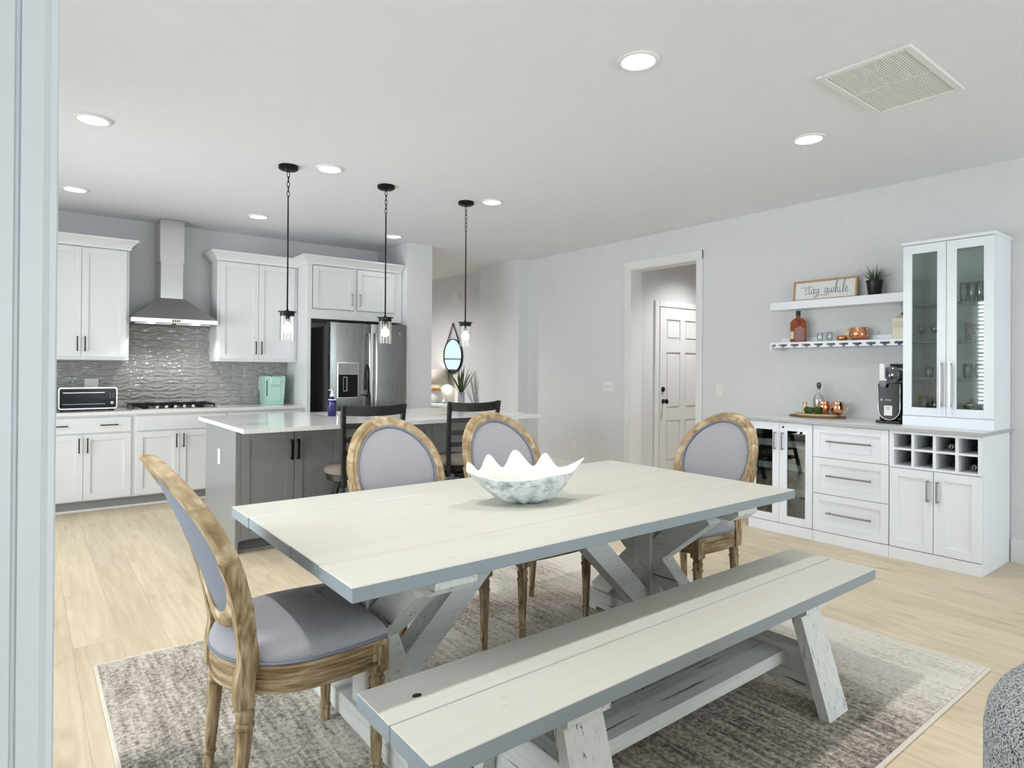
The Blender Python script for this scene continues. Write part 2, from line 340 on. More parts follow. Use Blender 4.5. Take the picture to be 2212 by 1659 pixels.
def tube(bm, pts, rad, segs=8, closed=False, rads=None):
    pts = [Vector(p) for p in pts]; n = len(pts); rings = []
    up = Vector((0, 0, 1))
    t0 = (pts[1] - pts[0]).normalized()
    if abs(t0.dot(up)) > .95: up = Vector((1, 0, 0))
    nrm = t0.cross(up).normalized()
    for i in range(n):
        if closed: t = (pts[(i + 1) % n] - pts[i - 1]).normalized()
        elif i == 0: t = t0
        elif i == n - 1: t = (pts[-1] - pts[-2]).normalized()
        else: t = (pts[i + 1] - pts[i - 1]).normalized()
        nrm = (nrm - t * nrm.dot(t)).normalized(); bn = t.cross(nrm)
        r = rads[i] if rads else rad
        rings.append([bm.verts.new(pts[i] + (nrm * math.cos(2 * PI * k / segs) + bn * math.sin(2 * PI * k / segs)) * r) for k in range(segs)])
    for i in range(n if closed else n - 1):
        a, c = rings[i], rings[(i + 1) % n]
        for k in range(segs): bm.faces.new((a[k], a[(k + 1) % segs], c[(k + 1) % segs], c[k]))
    if not closed: bm.faces.new(rings[0][::-1]); bm.faces.new(rings[-1])
    bmesh.ops.recalc_face_normals(bm, faces=bm.faces[:])
    return bm
def bar(bm, p0, p1, w, h, upv=(0, 0, 1)):
    """rectangular bar between two points; w across, h in the up direction"""
    p0, p1, upv = Vector(p0), Vector(p1), Vector(upv)
    t = (p1 - p0).normalized(); s = t.cross(upv)
    if s.length < 1e-4: s = t.cross(Vector((0, 1, 0)))
    s.normalize(); u = s.cross(t)
    vs = []
    for p in (p0, p1):
        for a, c in ((-1, -1), (1, -1), (1, 1), (-1, 1)): vs.append(bm.verts.new(p + s * a * w / 2 + u * c * h / 2))
    for f in ((0, 1, 2, 3), (7, 6, 5, 4), (0, 4, 5, 1), (1, 5, 6, 2), (2, 6, 7, 3), (3, 7, 4, 0)): bm.faces.new([vs[i] for i in f])
    bmesh.ops.recalc_face_normals(bm, faces=bm.faces[:])
    return bm
def sphere(bm, c, r, seg=16, ring=10, sc=(1, 1, 1)):
    m = Matrix.Translation(c) @ Matrix.Diagonal((sc[0], sc[1], sc[2], 1))
    bmesh.ops.create_uvsphere(bm, u_segments=seg, v_segments=ring, radius=r, matrix=m)
    return bm
def smooth_path(pts, n=6, closed=False):
    out = []; P = [Vector(p) for p in pts]; m = len(P)
    for i in range(m if closed else m - 1):
        if closed: p0, p1, p2, p3 = P[i - 1], P[i], P[(i + 1) % m], P[(i + 2) % m]
        else: p0, p1, p2, p3 = P[max(i - 1, 0)], P[i], P[i + 1], P[min(i + 2, m - 1)]
        for k in range(n):
            t = k / n
            out.append(.5 * ((2 * p1) + (-p0 + p2) * t + (2 * p0 - 5 * p1 + 4 * p2 - p3) * t * t + (-p0 + 3 * p1 - 3 * p2 + p3) * t ** 3))
    if not closed: out.append(P[-1])
    return out

# ------------------------------------------------------------------ object helpers
def obj(name, bm, mat, parent=None, smooth=False, world=False, label=None, mats=None, angle=None):
    """one mesh object; world=True: vertices are world coordinates, moved into the parent's frame"""
    if parent is not None and world:
        bmesh.ops.translate(bm, verts=bm.verts[:], vec=-Vector(parent.location))
    me = bpy.data.meshes.new(name); bm.to_mesh(me); bm.free()
    for m in (mats or [mat]): me.materials.append(m)
    if smooth:
        for p in me.polygons: p.use_smooth = True
        if angle:
            try: me.set_sharp_from_angle(angle=math.radians(angle))
            except Exception: pass
    o = bpy.data.objects.new(name, me); COL.objects.link(o)
    if parent is not None: o.parent = parent
    if label: o['label'] = label
    return o
def inst(name, mesh, parent, loc=(0, 0, 0), scale=None, rot=None):
    o = bpy.data.objects.new(name, mesh); COL.objects.link(o); o.parent = parent; o.location = loc
    if scale: o.scale = scale
    if rot: o.rotation_euler = rot
    return o
def thing(name, label, cat, loc=(0, 0, 0), rotz=0, group=None):
    o = bpy.data.objects.new(name, None); COL.objects.link(o); o.empty_display_size = .1
    o.location = loc; o.rotation_euler = (0, 0, rotz); o['label'] = label; o['category'] = cat
    if group: o['group'] = group
    return o
def tag(o, label, cat, group=None):
    o['label'] = label; o['category'] = cat
    if group: o['group'] = group
    return o
def struct(name, bm, mat, label=None, mats=None, smooth=False):
    o = obj(name, bm, mat, mats=mats, smooth=smooth); o['kind'] = 'structure'
    if label: o['label'] = label
    return o
def recentre(o):
    """move a world-coordinate single mesh so that its origin sits at its base"""
    vs = [v.co.copy() for v in o.data.vertices]
    c = Vector(((min(v.x for v in vs) + max(v.x for v in vs)) / 2, (min(v.y for v in vs) + max(v.y for v in vs)) / 2, min(v.z for v in vs)))
    o.data.transform(Matrix.Translation(-c)); o.location = c
    return o
def single(name, bm, mat, label, cat, group=None, smooth=False, mats=None, angle=None):
    return tag(recentre(obj(name, bm, mat, smooth=smooth, mats=mats, angle=angle)), label, cat, group)
def dup(root, loc, rotz, label=None, group=None):
    r = root.copy(); COL.objects.link(r); r.location = loc; r.rotation_euler = (0, 0, rotz)
    if label: r['label'] = label
    if group: r['group'] = group
    def rec(src, dst):
        for ch in list(src.children):
            if ch.type == 'LIGHT': continue
            c = ch.copy(); COL.objects.link(c); c.parent = dst; rec(ch, c)
    rec(root, r)
    return r

# =================================================================== SETTING
flo = struct('floor', box(B(), -1.5, 7.8, -4.3, 12.2, -.06, -.003), PLANK, 'pale oak plank floor')
PW, PL = .19, 1.5
pbm = box(B(), 0, PW - .0005, 0, PL - .0006, -.003, 0.0, .0005)
plank_mesh = None
x = -1.33; col_i = 0
while x < 5.45:
    y = 0.05 - random.random() * PL
    w = min(PW, 5.505 - x)
    while y < 7.4:
        y0 = max(y, 0.05); y1 = min(y + PL, 7.46)
        if y1 - y0 > .03:
            if plank_mesh is None:
                o = obj('plank', pbm, PLANK, flo); plank_mesh = o.data; o.location = (x, y0, 0)
            else: o = inst('plank', plank_mesh, flo, (x, y0, 0))
            o.scale = (w / PW, (y1 - y0) / PL, 1)
        y += PL
    x += PW; col_i += 1
struct('ceiling', box(B(), -1.5, 7.8, -4.3, 12.2, CEIL, CEIL + .1), CEILM, 'pale matt ceiling')
struct('wall_back', box(B(), -1.4, 3.607, 7.464, 7.60, 0, CEIL), WALL, 'pale grey kitchen wall')
struct('wall_partition', box(B(), 3.607, 3.955, 6.68, 7.60, 0, CEIL), WALL, 'short grey wall end beside the fridge')
bm = B()
box(bm, 5.509, 5.685, -4.3, 3.935, 0, CEIL); box(bm, 5.509, 5.685, 3.935, 4.851, 2.49, CEIL); box(bm, 5.509, 5.685, 4.851, 12.1, 0, CEIL)
struct('wall_right', bm, WALL, 'long pale grey wall with a cased opening')
struct('wall_pilaster', box(B(), 5.335, 5.512, 6.70, 7.63, 0, CEIL), WALL, 'shallow grey wall pier beyond the island')
bm = B(); box(bm, 5.685, 7.7, 4.87, 4.97, 0, CEIL); box(bm, 7.6, 7.7, 2.8, 4.97, 0, CEIL); box(bm, 5.685, 7.7, 2.7, 2.8, 0, CEIL)
struct('wall_vestibule', bm, WALL, 'grey walls of the small entry behind the opening')
bm = B()
box(bm, -1.5, -1.4, -4.3, 1.55, 0, CEIL); box(bm, -1.5, -1.4, 3.30, 4.4, 0, CEIL); box(bm, -1.5, -1.4, 6.2, 7.6, 0, CEIL); box(bm, -1.5, -1.4, 4.4, 6.2, 0, .1); box(bm, -1.5, -1.4, 4.4, 6.2, 2.1, CEIL); box(bm, -1.5, -1.4, 1.55, 3.30, 0, .75); box(bm, -1.5, -1.4, 1.55, 3.30, 2.5, CEIL)
struct('wall_left', bm, WALL, 'grey wall with a dining window')
WX = [(-1.1, .7), (1.1, 2.9), (3.3, 5.1)]
bm = B(); prev = -1.4
for a, b_ in WX:
    box(bm, prev, a, -4.2, -4.1, 0, CEIL); box(bm, a, b_, -4.2, -4.1, 0, .5); box(bm, a, b_, -4.2, -4.1, 2.4, CEIL); prev = b_
box(bm, prev, 5.509, -4.2, -4.1, 0, CEIL)
struct('wall_rear', bm, WALL, 'grey living room wall with three windows')
bm = B(); box(bm, 2.4, 2.8, 12.0, 12.1, 0, CEIL); box(bm, 4.2, 5.509, 12.0, 12.1, 0, CEIL); box(bm, 2.8, 4.2, 12.0, 12.1, 0, .65); box(bm, 2.8, 4.2, 12.0, 12.1, 2.45, CEIL)
struct('wall_front', bm, WALL, 'front hall wall with a window')
struct('wall_hall', box(B(), 2.3, 2.4, 7.6, 12.1, 0, CEIL), WALL, 'grey hall wall')
struct('wall_near', box(B(), -1.4, -.02, 1.02, 1.14, 0, CEIL), WALL, 'grey wall stub beside the near cased opening')
prof = [(.033, 1.10), (.033, 1.006), (.031, 1.0), (.0245, .9985), (.017, .990), (-.0055, .988), (-.0075, .9945), (-.0105, .9945), (-.0125, .986), (-.05, .984), (-.057, .990), (-.057, 1.02), (-.02, 1.02), (-.02, 1.10)]
struct('trim_1', prism(B(), prof, 'Z', 0, CEIL), POSTP, 'white moulded casing at the left edge')
# windows
def window(name, face, f, u0, u1, z0, z1, label, inward):
    """frame, mullions and pane set in a wall hole; face 'X' or 'Y' = axis the window looks along"""
    t = thing(name, label, 'window', (0, 0, 0)); del t['category']; t['kind'] = 'structure'
    def bx_(bm, a0, a1, b0, b1, d0, d1):
        if face == 'Y': box(bm, a0, a1, f + d0, f + d1, b0, b1)
        else: box(bm, f + d0, f + d1, a0, a1, b0, b1)
    bm = B(); w = .06
    bx_(bm, u0, u0 + w, z0, z1, -.03, .03); bx_(bm, u1 - w, u1, z0, z1, -.03, .03); bx_(bm, u0 + w, u1 - w, z0, z0 + w, -.03, .03); bx_(bm, u0 + w, u1 - w, z1 - w, z1, -.03, .03)
    zm = (z0 + z1) / 2; bx_(bm, u0 + w, u1 - w, zm - .02, zm + .02, -.02, .02)
    obj('window_frame', bm, TRIM, t)
    for a, b_ in ((z0 + w, zm - .02), (zm + .02, z1 - w)):
        bm = B(); bx_(bm, u0 + w, u1 - w, a, b_, -.003, .003); obj('pane', bm, GLASS, t)
    bm = B(); bx_(bm, u0 - .04, u1 + .04, z0 - .03, z0, min(0, inward * .09), max(0, inward * .09)); obj('window_sill', bm, TRIM, t)
    return t
for i, (a, b_) in enumerate(WX): window('window_%d' % (i + 1), 'Y', -4.15, a, b_, .5, 2.4, 'white framed living room window', 1)
window('window_4', 'X', -1.45, 1.55, 3.30, .75, 2.5, 'dining window with white slatted blind', 1)
window('window_5', 'Y', 12.05, 2.8, 4.2, .65, 2.45, 'front hall window', -1)
window('window_6', 'X', -1.45, 4.4, 6.2, .1, 2.1, 'added tall patio window, unseen, brightening the kitchen', 1)  # added to light the kitchen side, out of view
bl = thing('window_blind', 'white slatted blind hanging in the dining window', 'blind', (-1.36, 2.425, .78))
sm = None
for k in range(27):
    if sm is None:
        o = obj('slat', box(B(), -.024, .024, -.85, .85, -.0015, .0015), SCREENB, bl); sm = o.data
    else: o = inst('slat', sm, bl)
    o.location = (0, 0, .05 + k * .0615); o.rotation_euler = (0, math.radians(38), 0)
obj('head_rail', box(B(), -.03, .03, -.86, .86, 1.66, 1.71), SCREENB, bl)

# cased opening in the right wall
t = thing('trim_2', 'white casing round the opening in the right wall', 'trim', (5.5, 4.4, 0)); del t['category']; t['kind'] = 'structure'
obj('jamb', box(B(), 5.50, 5.69, 4.836, 4.853, 0, 2.49), TRIM, t, world=True)
obj('jamb', box(B(), 5.50, 5.69, 3.933, 3.950, 0, 2.49), TRIM, t, world=True)
obj('head_jamb', box(B(), 5.50, 5.69, 3.95, 4.836, 2.475, 2.492), TRIM, t, world=True)
for a, b_ in ((4.842, 4.925), (3.872, 3.945)):
    obj('side_casing', box(B(), 5.488, 5.509, a, b_, 0, 2.572, .004), TRIM, t, world=True)
obj('head_casing', box(B(), 5.486, 5.509, 3.872, 4.925, 2.485, 2.572, .004), TRIM, t, world=True)
# entry door in the vestibule
d = thing('door_1', 'white six panel entry door with black knob behind the opening', 'door', (6.46, 4.87, 0)); del d['category']; d['kind'] = 'structure'
DX0, DX1, DZ = 6.035, 6.90, 2.09
bm = B(); YF = 4.838
box(bm, DX0, DX1, YF + .012, 4.87, .01, DZ)
PX = [(DX0 + .115, DX0 + .385), (DX0 + .48, DX0 + .75)]; PZ = [(.22, .72), (.86, 1.55), (1.70, 1.95)]
xs = [DX0, PX[0][0], PX[0][1], PX[1][0], PX[1][1], DX1]; zs = [.01, PZ[0][0], PZ[0][1], PZ[1][0], PZ[1][1], PZ[2][0], PZ[2][1], DZ]
for a, b_ in ((0, 1), (2, 3), (4, 5)): box(bm, xs[a], xs[b_], YF, YF + .012, .01, DZ)
for a, b_ in ((0, 1), (2, 3), (4, 5), (6, 7)):
    for c, e in ((1, 2), (3, 4)): box(bm, xs[c], xs[e], YF, YF + .012, zs[a], zs[b_])
obj('door_slab', bm, TRIM, d, world=True)
for px in PX:
    for pz in PZ: obj('door_panel', box(B(), px[0] + .025, px[1] - .025, YF + .003, YF + .016, pz[0] + .025, pz[1] - .025, .006), TRIM, d, world=True)
bm = B(); lathe(bm, [(.0, 0), (.028, 0), (.028, .008), (.012, .012), (.012, .035), (.026, .042), (.030, .055), (.024, .066), (0, .068)], 20)
bmesh.ops.rotate(bm, verts=bm.verts[:], matrix=Matrix.Rotation(PI / 2, 3, 'X')); bmesh.ops.translate(bm, verts=bm.verts[:], vec=(DX0 + .055, YF, .955)); obj('door_knob', bm, BLACKM, d, world=True, smooth=True)
bm = B(); lathe(bm, [(.0, 0), (.030, 0), (.030, .012), (.022, .018), (0, .018)], 20)
bmesh.ops.rotate(bm, verts=bm.verts[:], matrix=Matrix.Rotation(PI / 2, 3, 'X')); bmesh.ops.translate(bm, verts=bm.verts[:], vec=(DX0 + .05, YF, 1.10)); obj('dead_bolt', bm, BLACKM, d, world=True, smooth=True)
bm = B(); box(bm, 5.955, 6.03, 4.845, 4.87, 0, 2.17, .004); obj('door_casing', bm, TRIM, d, world=True)
bm = B(); box(bm, 6.905, 6.98, 4.845, 4.87, 0, 2.17, .004); obj('door_casing', bm, TRIM, d, world=True)
bm = B(); box(bm, 6.03, 6.905, 4.845, 4.87, 2.098, 2.17, .004); obj('door_casing', bm, TRIM, d, world=True)

# baseboards
def baseboard(name, pieces, label):
    bm = B()
    for (x0, x1, y0, y1) in pieces:
        box(bm, x0, x1, y0, y1, 0, .15)
        if abs(x1 - x0) < abs(y1 - y0): box(bm, x0 + .005, x1, y0, y1, .15, .163)
        else: box(bm, x0, x1, y0 + .005, y1, .15, .163)
    return struct(name, bm, TRIM, label)
baseboard('baseboard_right', [(5.493, 5.509, -4.1, 1.318), (5.493, 5.509, 2.99, 3.872), (5.493, 5.509, 4.925, 6.70), (5.319, 5.335, 6.70, 7.63), (5.493, 5.509, 7.63, 12.0)], 'white baseboard along the right wall')
baseboard('baseboard_partition', [(3.607, 3.971, 6.664, 6.68)], 'white baseboard on the wall end')
baseboard('baseboard_vestibule', [(5.69, 5.955, 4.854, 4.87)], 'white baseboard in the entry')

# =================================================================== CEILING FITTINGS
def downlight_proto():
    t = thing('recessed_light', 'proto', 'ceiling light', (0, 0, 0), 0, 'round recessed ceiling lights')
    obj('trim_ring', lathe(B(), [(.079, -.001), (.079, -.010), (.086, -.013), (.100, -.009), (.102, 0)], 40, loop=True), TRIM, t, smooth=True)
    obj('lens', lathe(B(), [(0, -.0035), (.079, -.0035), (.079, -.001), (0, -.001)], 40), LENS, t)
    return t
_dl = downlight_proto(); _dl_used = [False]
def downlight(x, y, label, watts, blend=.9, cone=128, color=(1.0, .99, .985)):
    if not _dl_used[0]: t = _dl; _dl_used[0] = True; t.location = (x, y, CEIL); t['label'] = label
    else: t = dup(_dl, (x, y, CEIL), 0, label)
    d = bpy.data.lights.new('downlight_lamp', 'SPOT'); d.energy = watts; d.color = color; d.spot_size = math.radians(cone); d.spot_blend = blend; d.shadow_soft_size = .05
    o = bpy.data.objects.new('downlight_lamp', d); COL.objects.link(o); o.location = (0, 0, -.02); o.parent = t
    return t
downlight(2.343, 2.021, 'round recessed ceiling light above the dining table, largest in view', CAN_W * 2.6)
downlight(3.996, 2.015, 'recessed ceiling light below the square air grille', CAN_W * 2.0)
downlight(.317, 4.565, 'recessed ceiling light at upper left, nearer of the left pair', CAN_W * 1.6)
downlight(.328, 6.46, 'recessed ceiling light at far left above the wall cabinet', CAN_W * .16)
downlight(1.805, 4.565, 'recessed ceiling light right of the first pendant canopy', CAN_W * 1.6)
downlight(1.826, 6.46, 'recessed ceiling light in front of the hood chimney', CAN_W * .16)
downlight(3.312, 6.45, 'recessed ceiling light above the fridge cabinet', CAN_W * .16)
downlight(3.309, 4.55, 'recessed ceiling light right of the last pendant canopy', CAN_W * 1.6)
downlight(.69, 2.02, 'recessed ceiling light above the near end of the table, out of frame', CAN_W * 4.0)
downlight(6.4, 4.2, 'recessed ceiling light inside the entry', CAN_W * 4.4)
for xx, yy, nm in ((.9, -1.2, 'first'), (3.2, -1.2, 'second'), (3.7, 8.8, 'hall')):
    downlight(xx, yy, 'recessed ceiling light behind the camera, ' + nm if nm != 'hall' else 'added recessed ceiling light hidden in the front hall', CAN_OFF * (6.5 if nm == 'hall' else 1), cone=165 if nm == 'hall' else 128)  # hall light is added out of sight to brighten the hall
# return air grille
t = thing('air_grille', 'white return air grille set in the ceiling', 'vent', (3.545, 1.352, CEIL))
gx0, gx1, gy0, gy1 = -.362, .362, -.216, .216
bm = B(); fw = .035
box(bm, gx0, gx1, gy0, gy0 + fw, -.016, 0, .003); box(bm, gx0, gx1, gy1 - fw, gy1, -.016, 0, .003); box(bm, gx0, gx0 + fw, gy0 + fw, gy1 - fw, -.016, 0, .003); box(bm, gx1 - fw, gx1, gy0 + fw, gy1 - fw, -.016, 0, .003)
obj('grille_frame', bm, TRIM, t)
obj('centre_bar', box(B(), -.006, .006, gy0 + fw, gy1 - fw, -.012, -.001), TRIM, t)
bm = B(); k = 0; yv = gy0 + fw + .006
while yv < gy1 - fw - .004:
    for a, b_ in ((gx0 + fw, -.006), (.006, gx1 - fw)): bar(bm, (a, yv, -.009), (b_, yv, -.009), .0022, .008, (0, -.6, .8))
    yv += .0115
o = obj('louvres', bm, TRIM, t); o['kind'] = 'stuff'
obj('filter_back', box(B(), gx0 + fw, gx1 - fw, gy0 + fw, gy1 - fw, -.007, -.0002), plain('pale_filter', lin(232, 233, 236), .9), t)

# pendants
def pendant_proto():
    t = thing('pendant_lamp', 'proto', 'pendant lamp', (0, 0, 0), 0, 'glass pendants over the island')
    obj('canopy', lathe(B(), [(0, -.04), (.012, -.04), (.014, -.033), (.060, -.030), (.071, -.022), (.071, 0), (0, 0)], 32), BLACKM, t, smooth=True, angle=40)
    for s in (-1, 1):
        bm = B(); sphere(bm, (s * .035, 0, -.032), .006, 8, 6); obj('canopy_screw', bm, BLACKM, t, smooth=True)
    z = -.045; k = 0
    while z > -.255:
        bm = B(); pts = []
        for i in range(12):
            a = 2 * PI * i / 12; u = math.cos(a) * .0095; v = math.sin(a) * .023
            pts.append((u, 0, z - .02 + v) if k % 2 == 0 else (0, u, z - .02 + v))
        obj('chain_link', tube(bm, pts, .0026, 6, True), BLACKM, t, smooth=True); z -= .036; k += 1
    obj('rod', lathe(B(), [(.0055, -1.085), (.0055, -.262), (.002, -.256)], 12), BLACKM, t, smooth=True)
    obj('shade_cap', lathe(B(), [(0, -1.12), (.050, -1.12), (.052, -1.117), (.052, -1.092), (.066, -1.091), (.067, -1.086), (.012, -1.083), (.008, -1.07), (0, -1.07)], 32), BRONZE, t, smooth=True, angle=40)
    obj('lamp_socket', lathe(B(), [(.016, -1.165), (.018, -1.16), (.018, -1.12), (.014, -1.12)], 20), PEWTER, t, smooth=True)
    obj('glass_shade', lathe(B(), [(.052, -1.303), (.0535, -1.303), (.0535, -1.121), (.0515, -1.121), (.0515, -1.298), (0, -1.298), (0, -1.303)], 36), GLASSP, t, smooth=True, angle=40)
    bm = B(); sphere(bm, (0, 0, -1.212), .035, 20, 14); lathe(bm, [(.022, -1.19), (.014, -1.165), (.0, -1.165)], 20)
    obj('bulb', bm, BULB, t, smooth=True)
    return t
pend = pendant_proto()
PLAB = ['black rod pendant in front of the tall white cabinet, nearest of three', 'black rod pendant in front of the fridge, middle of three', 'black rod pendant beside the round mirror, farthest of three']
for i, px in enumerate((1.545, 2.345, 3.137)):
    t = pend if i == 0 else dup(pend, (0, 0, 0), 0)
    t.location = (px, 4.71, CEIL); t['label'] = PLAB[i]

# =================================================================== CABINET PARTS
def slab(bm, face, f, u0, u1, v0, v1, d0, d1, bev=0.0):
    """d0..d1 measured inwards from the front plane f"""
    if face == 'Y': box(bm, u0, u1, f + d0, f + d1, v0, v1, bev)
    else: box(bm, f + d0, f + d1, u0, u1, v0, v1, bev)
def shaker(parent, face, f, u0, u1, v0, v1, mat, fr=.055, name='door', th=.02, rec=.0115):
    bm = B()
    slab(bm, face, f, u0, u0 + fr, v0, v1, 0, th, .0015); slab(bm, face, f, u1 - fr, u1, v0, v1, 0, th, .0015)
    slab(bm, face, f, u0 + fr, u1 - fr, v0, v0 + fr, 0, th); slab(bm, face, f, u0 + fr, u1 - fr, v1 - fr, v1, 0, th)
    slab(bm, face, f, u0 + fr, u1 - fr, v0 + fr, v1 - fr, rec, th)
    return obj(name, bm, mat, parent, world=True)
def flat_front(parent, face, f, u0, u1, v0, v1, mat, name='drawer_front', th=.02):
    bm = B(); slab(bm, face, f, u0, u1, v0, v1, 0, th, .002); return obj(name, bm, mat, parent, world=True)
def pull(parent, face, f, u, v, length, vertical, mat, rad=.006, off=.03, square=False, root=None):
    bm = B()
    def P3(uu, vv, d): return (uu, f + d, vv) if face == 'Y' else (f + d, uu, vv)
    h = length / 2
    a, b_ = ((u, v - h), (u, v + h)) if vertical else ((u - h, v), (u + h, v))
    if square: bar(bm, P3(*a, -off), P3(*b_, -off), rad * 2, rad * 2)
    else: tube(bm, [P3(*a, -off), P3(*b_, -off)], rad, 10)
    for p in (a, b_):
        q = (p[0] + (u - p[0]) * .1, p[1] + (v - p[1]) * .1)
        if square: bar(bm, P3(*q, -off), P3(*q, 0), rad * 1.8, rad * 1.8)
        else: tube(bm, [P3(*q, -off), P3(*q, 0)], rad * .9, 8)
    o = obj('handle', bm, mat, parent)
    # vertices are world coordinates: the chain of parents only translates
    r = root or parent
    o.data.transform(Matrix.Translation(-Vector(r.location)))
    return o

# =================================================================== KITCHEN RUN
YF_B, YF_U, YW = 6.855, 7.10, 7.462
def base_unit(x0, x1, gap, label, drawer_pulls, dz=(.725, .862)):
    t = thing('base_cabinet', label, 'cabinet', ((x0 + x1) / 2, 7.16, 0), 0, 'white kitchen base cabinets')
    bm = B(); box(bm, x0, x1, YF_B + .02, YW, .105, .884); obj('carcass', bm, CAB, t, world=True)
    obj('toe_kick', box(B(), x0, x1, 6.935, 6.955, 0, .105), TOEG, t, world=True)
    obj('shoe_moulding', box(B(), x0, x1, 6.920, 6.935, 0, .022, .004), TRIM, t, world=True)
    dr = flat_front(t, 'Y', YF_B, x0 + .022, x1 - .022, dz[0], dz[1], CAB)
    for px in drawer_pulls: pull(dr, 'Y', YF_B, px, .795, .14, False, BRONZE, .005, .028, root=t)
    a = shaker(t, 'Y', YF_B, x0 + .022, gap - .0015, .118, .712, CAB); b_ = shaker(t, 'Y', YF_B, gap + .0015, x1 - .022, .118, .712, CAB)
    pull(a, 'Y', YF_B, gap - .032, .615, .135, True, BRONZE, .005, .028, root=t); pull(b_, 'Y', YF_B, gap + .032, .615, .135, True, BRONZE, .005, .028, root=t)
    return t
base_unit(-.75, .02, -.365, 'white shaker base cabinet at the far left end of the run', (-.55, -.2))
base_unit(.02, .82, .4255, 'white shaker base cabinet below the toaster oven, with two drawer pulls', (.24, .622))
base_unit(.82, 1.655, 1.211, 'white shaker base cabinet below the cooktop with a plain false drawer', ())
base_unit(1.655, 2.448, 2.05, 'white base cabinet below the mint coffee maker, behind the island', (1.85, 2.25))
single('kitchen_worktop', box(B(), -.75, 2.448, 6.83, YW, .885, .915, .003), QUARTZ, 'white quartz worktop along the kitchen wall', 'worktop')

def crown(bm, x0, x1, yf, z0, z1, proj=.075, ends=(True, True), yb=YW):
    """stepped cove cornice: front run with mitred returns"""
    st = [(0.0, 0.0), (.012, .0), (.016, .25), (.030, .45), (.052, .68), (.070, .80), (.075, .82), (.075, 1.0), (0, 1.0)]
    rows = []
    for d, h in st:
        z = z0 + (z1 - z0) * h
        p = [(x0 - (d if ends[0] else 0), yb), (x0 - (d if ends[0] else 0), yf - d), (x1 + (d if ends[1] else 0), yf - d), (x1 + (d if ends[1] else 0), yb)]
        rows.append([bm.verts.new((a, b_, z)) for a, b_ in p])
    for i in range(len(rows) - 1):
        for k in range(3): bm.faces.new((rows[i][k], rows[i][k + 1], rows[i + 1][k + 1], rows[i + 1][k]))
    bm.faces.new(rows[-2])
    bmesh.ops.recalc_face_normals(bm, faces=bm.faces[:])
    return bm
def wall_unit(x0, x1, gap, label, dl, dr, ends):
    t = thing('wall_cabinet', label, 'cabinet', ((x0 + x1) / 2, 7.28, 1.395), 0, 'white kitchen wall cabinets')
    obj('carcass', box(B(), x0, x1, YF_U + .02, YW, 1.395, 2.485, .001), CAB, t, world=True)
    a = shaker(t, 'Y', YF_U, dl, gap - .0015, 1.425, 2.455, CAB); b_ = shaker(t, 'Y', YF_U, gap + .0015, dr, 1.425, 2.455, CAB)
    pull(a, 'Y', YF_U, gap - .03, 1.545, .14, True, BRONZE, .005, .028, root=t); pull(b_, 'Y', YF_U, gap + .03, 1.545, .14, True, BRONZE, .005, .028, root=t)
    obj('cornice', crown(B(), x0, x1, YF_U + .005, 2.462, 2.56, ends=ends), CAB, t, world=True)
    return t
wall_unit(.02, .803, .417, 'white shaker wall cabinet above the toaster oven', .04, .780, (True, True))
wall_unit(1.60, 2.447, 2.019, 'white shaker wall cabinet above the coffee maker', 1.623, 2.412, (True, False))
# fridge surround
t = thing('fridge_cabinet', 'white cabinet bridging over the fridge with tall side panel', 'cabinet', (3.02, 7.13, 0))
obj('side_panel', box(B(), 2.45, 2.488, 6.80, YW, 0, 2.49), CAB, t, world=True)
obj('carcass', box(B(), 2.4885, 3.600, 6.82, YW, 1.88, 2.489), CAB, t, world=True)
bm = B(); box(bm, 2.488, 3.600, 6.80, 6.82, 1.88, 1.985); box(bm, 2.488, 3.6, 6.80, 6.82, 2.475, 2.49); box(bm, 2.488, 2.50, 6.80, 6.82, 1.985, 2.475); box(bm, 2.985, 3.022, 6.80, 6.82, 1.985, 2.475); box(bm, 3.502, 3.60, 6.80, 6.82, 1.985, 2.475)
obj('face_frame', bm, CAB, t, world=True)
a = shaker(t, 'Y', 6.78, 2.508, 2.980, 1.995, 2.465, CAB); b_ = shaker(t, 'Y', 6.78, 3.026, 3.498, 1.995, 2.465, CAB)
pull(a, 'Y', 6.78, 2.955, 2.11, .14, True, PEWTER, .005, .03, root=t); pull(b_, 'Y', 6.78, 3.052, 2.11, .14, True, PEWTER, .005, .03, root=t)
obj('cornice', crown(B(), 2.45, 3.600, 6.80, 2.475, 2.572, ends=(True, False)), CAB, t, world=True)

# backsplash: each wavy glazed tile is its own piece
bs = thing('backsplash', 'grey glossy wave relief tile backsplash', 'backsplash', (1.0, YW, .915))
bm = B(); box(bm, -.75, 2.45, 7.456, 7.463, .915, 1.395); box(bm, .803, 1.60, 7.456, 7.463, 1.395, 1.82)
obj('grout_bed', bm, GROUT, bs, world=True)
TW, TH = .245, .0785
def wavy_tile(seed):
    rnd = random.Random(seed); bm = B(); nx, nz = 20, 8
    p1, p2, f1 = rnd.random() * 6, rnd.random() * 6, rnd.uniform(1.6, 2.4)
    W, H_ = TW - .003, TH - .003; g = []
    for i in range(nx + 1):
        row = []
        for j in range(nz + 1):
            u, v = i / nx, j / nz
            e = min(1, min(u, 1 - u) * 12) * min(1, min(v, 1 - v) * 6)
            h = .003 + e * (.0056 + .0050 * math.sin(v * 12 + 2.0 * math.sin(u * PI * f1 + p1) + p2) + .0022 * math.sin(u * 23 + v * 9 + p2))
            row.append(bm.verts.new((u * W, -h, v * H_)))
        g.append(row)
    for i in range(nx):
        for j in range(nz): bm.faces.new((g[i][j], g[i + 1][j], g[i + 1][j + 1], g[i][j + 1]))
    bot = [bm.verts.new((c.co.x, 0, c.co.z)) for c in (g[0][0], g[nx][0], g[nx][nz], g[0][nz])]
    return bm
tiles = []
